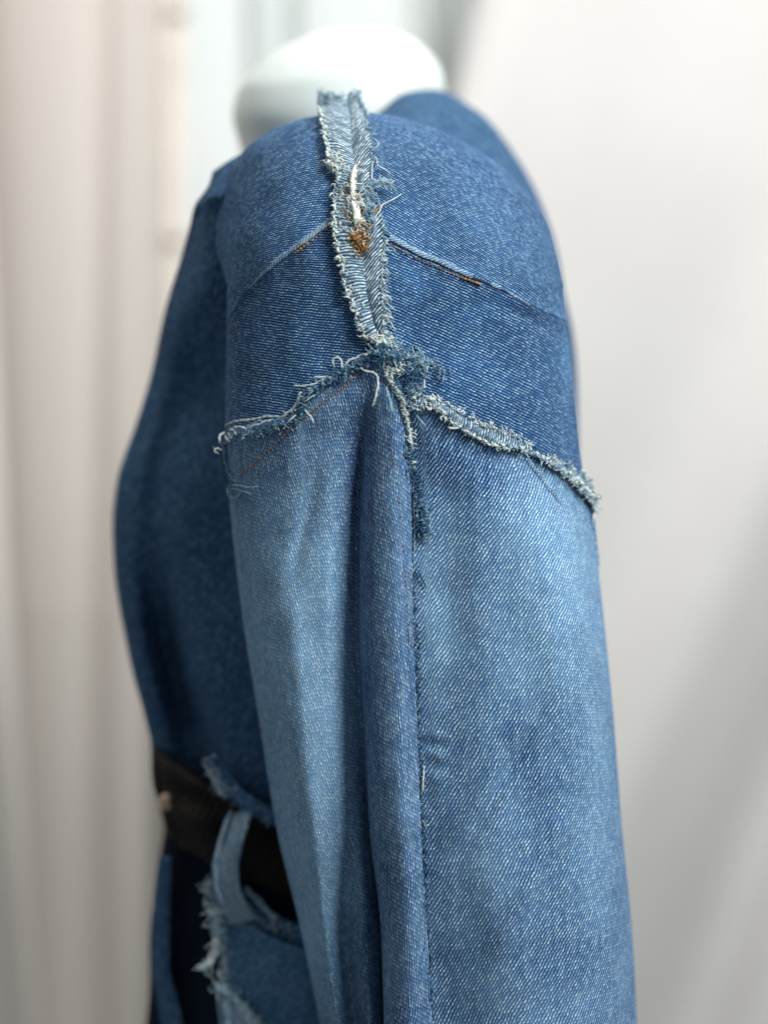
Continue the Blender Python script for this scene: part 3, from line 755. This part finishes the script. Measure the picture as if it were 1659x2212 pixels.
c7 = lambda x, y: (852.5 + x*.2698, 341 + y*.2698)
cr7 = lambda x, y: (724.6 + x*.4111, 1108 + y*.4111)

# ---- raised yoke seams and their stitching
def seam_roll(name, pts, r, mat, h=0.0004, fade_r=True):
    q = spline([(p[0], p[1], 0) for p in pts], max(20, int(sum(math.dist(pts[i], pts[i+1]) for i in range(len(pts)-1))/3)))
    n = len(q); rows_ = []
    for i, (u, v, _) in enumerate(q):
        p, nn = cast(u, v, 0.05, SHOULDER)
        a = q[max(i-1, 0)]; b = q[min(i+1, n-1)]
        t = (at(b[0], b[1], 0) - at(a[0], a[1], 0)).normalized()
        side = t.cross(nn).normalized()
        w = r*(1 + 0.10*math.sin(i*0.31) + 0.06*math.sin(i*0.77))*(1 - 0.85*float(smooth_step(0.45, 0.95, i/n)))
        rows_.append([tuple(p + side*(w*1.5*math.cos(k)) + nn*(w*0.6*math.sin(k) + h*w/r - 0.0002)) for k in np.linspace(-0.2, math.pi+0.2, 9)])
    P = np.array(rows_)
    return grid(name, P, M[mat], jacket, fade=np.full(P.shape[:2], 0.25))
seam_roll('yoke_seam', [c6(1400, 492), c6(1150, 682), c6(1000, 792), c6(850, 922), c6(745, 1030), c6(640, 1170)], 0.0008, 'edge_roll')
seam_roll('yoke_seam', [c7(-40, 635), c7(200, 765), c7(360, 828), c7(560, 925), c7(700, 980), c7(880, 1060), c7(1100, 1185), c7(1290, 1275)], 0.0008, 'edge_roll')

def stitches(pts, step, length, r, mat, h=0.25, parent=None, drop=0.0):
    """row of short stitches, one object each, sharing no place with its neighbour"""
    q = spline([(p[0], p[1], 0) for p in pts], 400)
    acc = 0.0; last = q[0]; marks = [q[0]]
    for p in q[1:]:
        acc += math.hypot(p[0]-last[0], p[1]-last[1]); last = p
        if acc >= step: marks.append(p); acc = 0.0
    for i in range(len(marks)-1):
        a, b = marks[i], marks[i+1]
        if random.random() < drop: continue
        f = length/step*random.uniform(.75, 1.1)
        mid = lambda t: (a[0] + (b[0]-a[0])*t, a[1] + (b[1]-a[1])*t)
        j = random.uniform(-.6, .6)
        pp = [on(*mid(f*t), h*math.sin(math.pi*t) - 0.05 + r) + Vector((j*S*0.6, 0, j*S)) for t in (0, .25, .5, .75, 1)]
        tb = Tubes(); tb.add(pp, r/1000.0*random.uniform(.8, 1.15), 6, 0.6); tb.build('stitch', M[mat], parent or jacket)
stitches([c6(1390, 548), c6(1105, 772)], 9.5, 5.6, 0.34, 'orange', drop=.1)
stitches([c6(1210, 690), c6(1105, 774)], 8.0, 7.5, 0.52, 'orange', 0.4)
stitches([c7(-40, 690), c7(120, 785), c7(300, 862), c7(480, 940), c7(700, 1022)], 9.5, 5.6, 0.32, 'orange', drop=.1)
stitches([c7(520, 958), c7(705, 1024)], 8.0, 7.5, 0.55, 'orange', 0.4)
stitches([c3(1145, 392), c3(1040, 490), c3(810, 665), c3(600, 850), c3(440, 1000), c3(285, 1132)], 8.0, 6.0, 0.27, 'orange', 0.2, drop=0.12)
stitches([c3(1350, 890), c3(1400, 1150), c3(1440, 1600), cr7(362, 280), cr7(375, 500), cr7(388, 700)], 10.0, 6.0, 0.20, 'orange', 0.15, drop=0.3)
stitches([c2(712, 2040), c2(728, 2170)], 9, 8.5, 0.45, 'orange', 0.3)

# ---- the raw shoulder seam: two flaps standing open along the top of the arm
LE = [(691, 200), (690, 211), (697, 251), (707, 297), (715, 338), (718, 359), (734, 388), (729, 413), (725, 454), (729, 521), (740, 567), (753, 629), (764, 656), (783, 710), (802, 732), (824, 741)]
CE = [(748, 219), (750, 226), (754, 251), (757, 297), (760, 338), (764, 359), (766, 388), (768, 413), (772, 454), (779, 521), (781, 567), (788, 629), (793, 656), (808, 710), (818, 728), (828, 738)]
RE = [(770, 200), (772, 214), (786, 248), (797, 300), (804, 340), (804, 362), (798, 392), (803, 420), (822, 462), (829, 521), (826, 567), (826, 629), (827, 660), (828, 700), (830, 722), (832, 738)]
def flap(name, outer, inner, mat, h_out, h_in, seed):
    n, m = 150, 26
    A = np.array(spline(outer, n)); B = np.array(spline(inner, n))
    w = waves(seed, 6, 30.0); w2 = waves(seed+1, 6, 9.0)
    rows_ = []
    for i in range(n):
        s_len = i*3.6
        jig = 2.2*w2(s_len, 0.0) + 2.0*w(s_len, 3.0)
        r_ = []
        for k in range(m):
            t = k/(m-1)
            u = (A[i][0] + jig*(1-t))*(1-t) + B[i][0]*t; v = (A[i][1])*(1-t) + B[i][1]*t
            h = h_out*(1-t)**1.5 + h_in*t + 1.3*math.sin(math.pi*t) + 0.35*w(s_len, t*20)
            if v < 243:                                        # over the crest the flaps stand free against the neck
                p0 = on(u, 247, 0, 0.05); e = (247-v)
                p = Vector((p0.x + (u-A[i][0])*0, p0.y + e*S*0.9, p0.z + e*S*1.15)) + Vector((0, 0, h/1000*0.5))
            else:
                p = on(u, v, h, 0.05)
            r_.append(tuple(p))
        rows_.append(r_)
    P = np.array(rows_)
    P = np.where((np.arange(n) > 0)[:, None, None], P, P)
    P = blur_grid(P, 3)
    return grid(name, P, M[mat], jacket, ref=m//2, fade=np.full((n, m), 0.5), thick=0.0009)
flapL = flap('seam_flap', LE, CE, 'flap_ribs', 2.4, 0.6, 61)
flapR = flap('seam_flap', RE, CE, 'flap_twill', 1.4, 0.6, 67)
flapL['label'] = 'narrow raw seam flap with crosswise ribs'; flapR['label'] = 'narrow raw seam flap with slanting pale twill'

def fuzz(name, path, n, length, spread, r, mat, parent, h=1.0, dirbias=(0, 0), curl=1.0, hvar=0.8, fb=0.04):
    """short loose fibres and loops along a raw edge; far too many to count"""
    q = spline([(p[0], p[1], p[2] if len(p) > 2 else h) for p in path], 300); tb = Tubes()
    for _ in range(n):
        u, v, hh = q[random.randrange(len(q))]
        u += random.gauss(0, spread); v += random.gauss(0, spread)
        a = random.uniform(0, 2*math.pi); L = length*random.choice((.5, .8, 1.0, 1.2, 1.7, 2.3))
        du, dv = math.cos(a)*L + dirbias[0]*L, math.sin(a)*L + dirbias[1]*L
        p0, nn = cast(u, v, fb, SHOULDER)
        base = p0 + nn*((hh + random.uniform(-hvar, hvar)*0.6)/1000)
        dx = Vector((du*S, 0, -dv*S)); k = curl*random.choice((-.7, -.25, -.1, 0, 0, .1, .25, .6))
        perp = Vector((-dv*S, 0, -du*S))*k
        lift = nn*(L*S*random.uniform(-.1, .7))
        g = L*S*0.06; pts = [base + dx*t + perp*(4*t*(1-t))*0.5 + lift*math.sin(math.pi*t) + Vector((random.gauss(0, g), random.gauss(0, g*.5), random.gauss(0, g))) for t in (0, .2, .4, .6, .8, 1)]
        tb.add(pts, r/1000*0.72*random.choice((.55, .7, .9, 1.1, 1.35)), 5, 0.45)
    return tb.build(name, M[mat], parent, True)
for fl in (flapL, flapR):                                        # ragged cut end at the neck
    tb = Tubes()
    for vtx in [fl.data.vertices[i].co for i in range(26)] * 4:
        L = random.uniform(.0008, .0035)
        a = Vector((random.gauss(0, .5), random.gauss(0, .3), random.uniform(.1, 1)))*L
        c = Vector((random.gauss(0, .3), 0, random.gauss(0, .3)))*L
        tb.add([vtx + a*t + c*math.sin(math.pi*t) for t in (0, .25, .5, .75, 1)], .00022, 5, .4)
    for i in range(0, 26*22, 26):
        for _ in range(5):
            vtx = fl.data.vertices[i].co; L = random.uniform(.0006, .0022)
            a = Vector(((-1 if fl is flapL else 1)*random.uniform(-.1, 1), random.gauss(0, .4), random.gauss(0, .6)))*L
            tb.add([vtx + a*t + Vector((0, -.0006*math.sin(math.pi*t), 0)) for t in (0, .25, .5, .75, 1)], .0003, 5, .5)
    tb.build('frayed_edge', M['paleblue'], fl, True)
LEs, REs = LE[2:], RE[2:]
fuzz('frayed_edge', [(u+1, v, 2.6) for u, v in LEs], 420, 4.5, 2.2, 0.36, 'paleblue', flapL, dirbias=(-.4, .2))
fuzz('frayed_edge', [(u+1, v, 3.0) for u, v in LEs], 420, 4, 2.2, 0.50, 'white', flapL, dirbias=(-.3, .2), curl=1.2)
fuzz('frayed_edge', [(u+8, v, 2.6) for u, v in LEs[5:]], 260, 6, 4.0, 0.30, 'white', flapL, curl=1.6)
fuzz('frayed_edge', [(u+8, v, 2.4) for u, v in LEs[5:]], 260, 6, 4.0, 0.30, 'paleblue', flapL, curl=1.6)
fuzz('frayed_edge', [(u-1, v, 1.6) for u, v in REs], 260, 7, 2.0, 0.28, 'paleblue', flapR, dirbias=(.4, .3))
fuzz('frayed_edge', [(u-1, v, 1.6) for u, v in REs[7:]], 110, 7, 2.0, 0.30, 'white', flapR, dirbias=(.5, .4))
for e in ((CE, 0.9),):
    pass
# nubs of rolled yarn along the front flap edge
for i, (u, v, _) in enumerate(spline([(a, b, 0) for a, b in LE[2:7]], 18)):
    du, dv = random.uniform(-2, 3), random.uniform(-3, 3)
    thread([(u-3+du, v-4+dv, 2.4), (u-5+du, v+dv, 3.2), (u-1+du, v+4+dv, 2.4)], random.uniform(.4, .85), 'white', flapL, 'yarn_nub', taper=0.5)

# torn middle of the flaps: white core yarns, orange thread ends, matted fibres
fuzz('torn_fibres', [c2(520, 760), c2(470, 700)], 120, 9, 6, 0.30, 'white', flapL, h=3.0, curl=1.5)
fuzz('torn_fibres', [c2(540, 800), c2(530, 1000), c2(570, 1250)], 300, 8, 6, 0.28, 'paleblue', flapL, h=2.4, curl=1.5)
fuzz('torn_fibres', [c2(635, 770), c2(622, 1000), c2(645, 1200)], 90, 9, 3, 0.26, 'cream', flapL, h=4.2, curl=1.0)
fuzz('torn_fibres', [c2(640, 900), c2(640, 1100), c2(650, 1290)], 160, 10, 7, 0.26, 'white', flapL, h=2.6, curl=1.2)
fuzz('torn_fibres', [c2(720, 900), c2(740, 1080), c2(745, 1230)], 260, 8, 5, 0.28, 'paleblue', flapR, h=2.6, curl=1.5)
fuzz('torn_fibres', [c2(640, 1260), c2(680, 1380)], 190, 10, 7, 0.30, 'orange', flapL, h=2.8, curl=1.2)
fuzz('torn_fibres', [c2(640, 1270), c2(660, 1340)], 70, 8, 6, 0.30, 'white', flapL, h=2.6)
thread([c2(640, 760)+(3.0,), c2(632, 840)+(3.8,), c2(625, 930)+(4.0,), c2(622, 1010)+(3.6,)], 1.35, 'cream', flapL, 'core_yarn', twist=0.04, kink=.5)
thread([c2(620, 1040)+(3.4,), c2(640, 1110)+(3.9,), c2(640, 1200)+(3.4,)], 1.35, 'cream', flapL, 'core_yarn', twist=0.04, kink=.5)
thread([c2(655, 1050)+(3.4,), c2(665, 1140)+(3.6,), c2(660, 1230)+(3.0,)], 0.7, 'cream', flapL, 'core_yarn', twist=0.04, kink=.5)
for pts in ([(515, 900), (520, 960), (515, 1020)], [(570, 930), (575, 990), (565, 1050)], [(545, 1060), (575, 1110), (580, 1170)], [(560, 1130), (590, 1180), (600, 1210)],
            [(640, 950), (660, 985), (655, 1010)], [(680, 1040), (700, 1090), (690, 1150), (700, 1190)], [(690, 1190), (740, 1200), (760, 1230), (720, 1250)],
            [(610, 1270), (660, 1280), (700, 1260), (745, 1240)], [(690, 1280), (700, 1340), (680, 1390)]):
    thread([c2(*p)+(3.2,) for p in pts], 0.44, 'orange', flapL, 'thread_end', kink=.6, twist=.25)
# loose threads from the back flap
thread([c2(770, 650)+(1.6,), c2(800, 660)+(2.0,), c2(805, 715)+(1.5,), c2(860, 745)+(1.5,), c2(918, 775)+(.6,)], 0.33, 'white', flapR)
thread([c2(768, 690)+(2,), c2(762, 760)+(2.4,), c2(758, 838)+(2,)], 0.30, 'white', flapR)
thread([c2(765, 510)+(2,), c2(800, 530)+(2.2,), c2(820, 570)+(2,), c2(790, 580)+(1.6,)], 0.42, 'paleblue', flapR)
thread([c2(740, 890)+(3,), c2(820, 872)+(4.5,), c2(890, 890)+(4,), c2(960, 930)+(2.2,)], 0.75, 'paleblue', flapR, taper=.4)
fuzz('loose_fibres', [c2(750, 890), c2(820, 875), c2(900, 895)], 60, 7, 2.5, 0.2, 'white', flapR, h=4)
thread([c2(770, 1150)+(2.6,), c2(820, 1090)+(2.6,), c2(835, 1040)+(2.4,), c2(930, 1000)+(3,), c2(995, 950)+(2.4,)], 0.32, 'white', flapR)
thread([c2(765, 1120)+(2.9,), c2(800, 1080)+(3,), c2(826, 1045)+(2.6,)], 0.36, 'orange', flapR, 'thread_end')
for a in ([(850, 1600), (895, 1640)], [(850, 1760), (880, 1800), (950, 1860)], [(865, 1860), (900, 1890), (930, 1930)], [(880, 1930), (915, 1950), (920, 1985), (955, 2010)],
          [(850, 2010), (890, 2045), (925, 2090)], [(855, 1680), (885, 1705)], [(860, 1330), (890, 1330)], [(860, 1450), (890, 1465)], [(860, 1380), (885, 1395)], [(860, 1545), (890, 1560)]):
    thread([c2(*p)+(1.0,) for p in a], 0.30, 'white', flapR)

# ---- raw edge of the sleeve head, front
thr = lambda pts, r, m='white', h=1.0, nm='thread', par=sl_front, kink=0.25: thread([c3(*p[:2]) + ((p[2],) if len(p) > 2 else (h,)) for p in pts], r, m, par, nm, kink=kink)
thr([(965, 365), (957, 310, 1.6), (995, 293, 1.8), (1022, 320, 1.6), (1018, 365)], 0.42)
thr([(697, 490), (760, 495), (830, 480), (880, 455), (912, 438)], 0.52, h=1.2)
thr([(820, 430), (860, 434), (905, 430)], 0.36)
thr([(758, 603), (800, 575), (832, 553)], 0.42)
thr([(765, 660), (800, 700), (827, 748)], 0.46)
thr([(622, 797), (640, 760), (702, 698)], 0.46)
thr([(738, 540), (725, 590), (700, 645), (650, 690), (600, 718)], 0.95, h=0.6, nm='edge_yarn')
thr([(605, 712), (500, 708), (430, 725), (370, 733), (300, 738), (215, 768)], 0.42, 'white', 0.8, 'edge_yarn')
thr([(532, 735), (470, 757), (420, 775), (380, 787)], 0.55, h=1.2)
thr([(372, 795), (330, 779), (283, 787)], 0.5, h=1.4)
thr([(302, 832), (280, 800), (258, 798)], 0.5, h=1.4)
thr([(160, 892), (163, 840), (192, 818)], 0.55, h=1.5)
thr([(178, 940), (140, 928), (123, 950), (152, 962)], 0.5, h=1.2)
thr([(228, 840), (238, 868), (262, 884)], 0.5, h=1.3)
thr([(246, 822), (262, 850), (280, 862)], 0.45, h=1.3)
thr([(1218, 262), (1150, 283), (1090, 310), (1035, 348)], 0.8, h=0.7, nm='edge_yarn')
thr([(1148, 362), (1190, 384), (1240, 395), (1270, 430), (1276, 480), (1266, 560), (1248, 636)], 0.55, h=1.2)
thr([(200, 905), (205, 980), (222, 1050), (250, 1120), (292, 1165)], 0.42, 'paleblue')
thr([(186, 900), (195, 1000), (215, 1090), (240, 1160)], 0.40, 'blue')
thr([(225, 1192), (300, 1186), (380, 1202), (440, 1194)], 0.38, 'paleblue')
thr([(250, 1190), (213, 1230), (240, 1272), (292, 1272), (322, 1240), (300, 1204)], 0.36, 'paleblue')
thr([(318, 1240), (370, 1268), (412, 1298)], 0.45, 'blue')
thr([(260, 1205), (330, 1225), (400, 1250)], 0.36, 'paleblue')
lowL = [(c[0]+3, c[1]+9) for c in [c3(180, 880), c3(230, 850), c3(380, 800), c3(560, 755), c3(690, 700), c3(745, 560), c3(770, 520), c3(900, 450), c3(1040, 365), c3(1200, 290)]]
fuzz('frayed_edge', lowL, 520, 6, 5, 0.26, 'blue', sl_front, h=0.7, curl=1.5)
fuzz('frayed_edge', lowL, 260, 6, 5, 0.24, 'paleblue', sl_front, h=0.8, curl=1.5)
fuzz('frayed_edge', [c3(190, 860), c3(205, 1000), c3(230, 1120), c3(260, 1220)], 90, 8, 4, 0.24, 'blue', sl_front, h=0.7)

# ---- matted knot where the four panels meet, and the pleat's raw edge
fuzz('matted_fibres', [c8(560, 420), c8(760, 450), c8(900, 520)], 280, 11, 9, 0.26, 'blue', jacket, h=1.6, curl=1.5, hvar=1.5)
fuzz('matted_fibres', [c8(600, 400), c8(700, 330), c8(900, 480)], 260, 8, 9, 0.28, 'paleblue', jacket, h=2.0, curl=1.5, hvar=1.5)
fuzz('matted_fibres', [c8(950, 620), c8(1050, 780), c8(1000, 1000)], 250, 11, 11, 0.26, 'blue', jacket, h=1.6, curl=1.5, hvar=1.5)
fuzz('matted_fibres', [c8(1000, 500), c8(1150, 560), c8(1230, 620)], 190, 9, 7, 0.26, 'paleblue', jacket, h=2.0, curl=1.3, hvar=1.2)
fuzz('matted_fibres', [c8(1070, 850), c8(1090, 1000), c8(1060, 1150)], 170, 9, 7, 0.26, 'paleblue', jacket, h=1.6, curl=1.3, hvar=1.2)
fuzz('matted_fibres', [c8(1100, 420), c8(1400, 620), c8(1520, 780)], 90, 8, 9, 0.20, 'paleblue', jacket, h=0.8, curl=1.3)
fuzz('matted_fibres', [c8(720, 680), c8(830, 660), c8(930, 690)], 60, 7, 6, 0.32, 'white', jacket, h=2.0, curl=1.6)
fuzz('matted_fibres', [c8(580, 230), c8(700, 260), c8(690, 400)], 110, 7, 6, 0.36, 'white', jacket, h=2.0, curl=1.6)
t8 = lambda pts, r, m='white', h=2.0: thread([c8(*p) + (h,) for p in pts], r, m, jacket, kink=.2)
t8([(915, 430), (960, 420), (1080, 520), (1120, 620), (1180, 720), (1300, 785)], 0.34)
t8([(940, 450), (1010, 480), (1085, 490)], 0.30)
t8([(965, 610), (1010, 570), (1075, 540)], 0.34)
t8([(1215, 790), (1218, 930)], 0.46)
t8([(700, 720), (740, 680), (830, 670), (940, 690), (930, 720)], 0.5)
t8([(655, 90), (720, 170), (780, 220), (790, 260)], 0.28)
# pleat edge: pale selvedge yarn with whip ends, running down the pleat
sel = [c8(745, 740), c8(800, 850), c8(870, 960), c8(910, 1060), c8(935, 1180), c8(970, 1350), c8(1010, 1520), c3(1480, 880), c3(1500, 1000), c3(1507, 1080)]
thread([p + (0.9,) for p in sel], 0.62, 'white', sl_front, 'selvedge_yarn', twist=.3)
thread([c3(1507, 1080)+(.6,), c3(1515, 1300)+(.6,), (895, 1133, .6), (895, 1180, .5), (894, 1223, .4)], 0.28, 'paleblue', sl_front, 'selvedge_yarn')
fuzz('whip_ends', [(p[0], p[1]) for p in sel], 230, 6, 1.5, 0.26, 'white', sl_front, h=1.0, curl=.6)
fuzz('frayed_edge', [c3(1470, 900), c3(1520, 1100), c3(1560, 1350), c3(1590, 1540)], 260, 9, 7, 0.26, 'blue', sl_back, h=0.8, curl=1.4)
fuzz('frayed_edge', [c3(1540, 1250), c3(1590, 1480), c3(1600, 1560)], 70, 9, 7, 0.24, 'paleblue', sl_back, h=0.9)
thread([cr7(425, 290)+(.4,), cr7(455, 345)+(.5,), cr7(475, 390)+(.3,)], 0.45, 'blue', sl_back)
thread([c8(720, 900)+(1.2,), c8(770, 1100)+(1.4,), c8(800, 1250)+(1,)], 0.6, 'paleblue', sl_front)
fuzz('frayed_edge', [(893, 1240), (900, 1400), (906, 1560), (914, 1760), (922, 1960), (934, 2200)], 420, 6, 2.5, 0.20, 'blue', sl_back, h=0.2)
fuzz('frayed_edge', [(893, 1240), (900, 1400), (906, 1560), (914, 1760), (922, 1960), (934, 2200)], 90, 6, 2.5, 0.18, 'paleblue', sl_back, h=0.3)
thread([(917, 1655, .3), (915, 1690, .4), (912, 1715, .3)], 0.5, 'white', sl_back)

# ---- rolled raw band along the back of the sleeve head
BT = [c4(270, 575), c4(350, 570), c4(430, 590), c4(520, 640), c4(640, 710), c4(760, 770), c4(880, 815), c4(1000, 870), c4(1060, 920), c4(1180, 990), c4(1290, 1050), c4(1370, 1090), c4(1450, 1160), c4(1520, 1240), c4(1560, 1310)]
BB = [c4(260, 640), c4(330, 640), c4(410, 650), c4(480, 715), c4(590, 800), c4(720, 875), c4(840, 915), c4(960, 935), c4(1040, 960), c4(1150, 1020), c4(1260, 1095), c4(1340, 1160), c4(1410, 1240), c4(1470, 1310), c4(1520, 1380)]
def band():
    n, m = 140, 16
    A = np.array(spline(BT, n)); B = np.array(spline(BB, n)); w = waves(91, 6, 26.0); rows_ = []
    for i in range(n):
        r_ = []
        for k in range(m):
            t = k/(m-1)
            u = A[i][0]*(1-t) + B[i][0]*t; v = A[i][1]*(1-t) + B[i][1]*t
            r_.append(tuple(on(u, v, 0.4 + 3.2*math.sin(math.pi*(0.12 + 0.66*t)) + 0.5*w(i*3.5, t*12), 0.05)))
        rows_.append(r_)
    P = blur_grid(np.array(rows_), 2)
    return grid('raw_seam_band', P, M['flap_ribs2'], jacket, fade=np.full((n, m), 0.35), thick=0.0009)
M['flap_ribs2'] = denim('denim_band_ribbed', rad(86), (0.040, 0.100, 0.190), (0.12, 0.23, 0.36), (0.74, 0.85, 0.85), 1.15e-3, 3.5e-3, 1.1)
bandO = band()
fuzz('frayed_edge', [(u, v, 3.0) for u, v in BT[:9]], 190, 4.5, 2.2, 0.34, 'white', bandO, curl=1.5)
fuzz('frayed_edge', [(u, v, 3.4) for u, v in BB[:9]], 130, 4.5, 2.2, 0.36, 'white', bandO, curl=1.5)
fuzz('frayed_edge', [(u, v, 3.0) for u, v in BB], 170, 5, 2.5, 0.26, 'paleblue', bandO, curl=1.5)
fuzz('frayed_edge', [(u, v, 2.4) for u, v in BT], 200, 5, 2.5, 0.24, 'blue', bandO, curl=1.5)
fuzz('frayed_edge', [(u, v, 3.0) for u, v in BT[9:]], 110, 5, 2.5, 0.32, 'white', bandO, curl=1.5)
fuzz('frayed_edge', [(u, v, 3.0) for u, v in BB[9:]], 90, 5, 2.5, 0.34, 'white', bandO, curl=1.5)
for (x, y) in ((475, 685), (520, 745), (612, 815), (660, 848), (745, 885), (705, 870), (860, 900), (880, 925), (800, 895), (1090, 975), (1130, 1000), (1310, 1110), (1355, 1150), (1385, 1185), (1420, 1225), (1440, 1245), (1460, 1270), (560, 770), (985, 930), (370, 590), (390, 600)):
    u, v = c4(x, y)
    thread([(u-2.5, v-2.5, 2.4), (u, v, 4.0), (u+1.5, v+3, 2.8)], random.uniform(.6, .95), 'white', bandO, 'yarn_nub', taper=0.75)
thread([c4(500, 782)+(3,), c4(540, 785)+(3.4,), c4(580, 775)+(3,)], 0.6, 'white', bandO)
thread([c4(1015, 890)+(2,), c4(1050, 980)+(1.2,), c4(1100, 1060)+(.8,), c4(1160, 1140)+(.8,), c4(1230, 1230)+(.8,), c4(1310, 1328)+(.6,)], 0.36, 'paleblue', sl_back, kink=1.2)
thread([c4(290, 690)+(1.4,), c4(330, 740)+(1.6,), c4(360, 780)+(1,)], 0.42, 'paleblue', sl_back)
thread([c4(1510, 1390)+(1,), c4(1500, 1420)+(1,), c4(1520, 1440)+(1,)], 0.6, 'white', bandO)

# ---- pale frayed ends at the waist
def free_thread(pts, r, mat, parent, name='thread'):
    q = spline(pts, 30); t = Tubes(); 
    for k in range(11):
        o1, o2 = random.uniform(-1, 1)*r*0.5/1000, random.uniform(-1, 1)*r*0.5/1000
        t.add([at(u, v, y/1000) + Vector((o1 + math.sin(i*.35+k)*r*0.35/1000, o2*.5, o2)) for i, (u, v, y) in enumerate(q)], r*0.16/1000, 6, 0.4, 0.05)
    return t.build(name, M[mat], parent)
free_thread([(447, 1645, 82), (462, 1668, 80), (474, 1700, 79), (490, 1722, 78)], 2.4, 'paleblue', jacket, 'frayed_cord')
free_thread([(452, 1660, 80), (466, 1690, 79), (480, 1718, 78)], 1.6, 'white', jacket, 'frayed_cord')
free_thread([(446, 1905, 80), (458, 1930, 78), (466, 1970, 77), (464, 2010, 77), (468, 2035, 77)], 2.6, 'paleblue', jacket, 'frayed_cord')
free_thread([(468, 2025, 76), (464, 2060, 76), (450, 2082, 75), (430, 2092, 75)], 2.2, 'white', jacket, 'frayed_cord')
free_thread([(530, 1918, 78), (555, 1945, 78), (580, 1970, 79), (600, 1985, 80)], 1.8, 'paleblue', jacket, 'frayed_cord')
free_thread([(472, 2128, 76), (500, 2148, 75), (530, 2180, 75), (560, 2225, 75)], 2.6, 'paleblue', jacket, 'frayed_cord')
free_thread([(488, 2160, 75), (490, 2190, 75), (492, 2240, 75)], 2.0, 'paleblue', jacket, 'frayed_cord')

def free_fuzz(path, n, L, r, mat):
    q = spline(path, 120); t = Tubes()
    for _ in range(n):
        u, v, y = random.choice(q); p = at(u, v, (y - random.uniform(0, 2))/1000)
        d = Vector((random.gauss(0, 1), random.gauss(0, .5), random.gauss(-.2, 1)))*L; c = Vector((random.gauss(0, 1), 0, random.gauss(0, 1)))*L*.5
        t.add([p + d*k + c*math.sin(math.pi*k) for k in (0, .25, .5, .75, 1)], r, 5, .5)
    t.build('frayed_edge', M[mat], jacket, True)
for path in ([(447, 1636, 81), (478, 1690, 79), (530, 1735, 79), (600, 1775, 79)], [(444, 1906, 81), (490, 1950, 80), (560, 1985, 79), (640, 2020, 79)],
             [(480, 1965, 82), (482, 2050, 82), (484, 2130, 82)], [(470, 2126, 77), (510, 2155, 76), (560, 2205, 76)], [(446, 1910, 78), (464, 1980, 76), (466, 2060, 76), (436, 2090, 75)]):
    free_fuzz(path, 60, .0026, .0002, 'paleblue'); free_fuzz(path, 26, .0026, .0002, 'white')
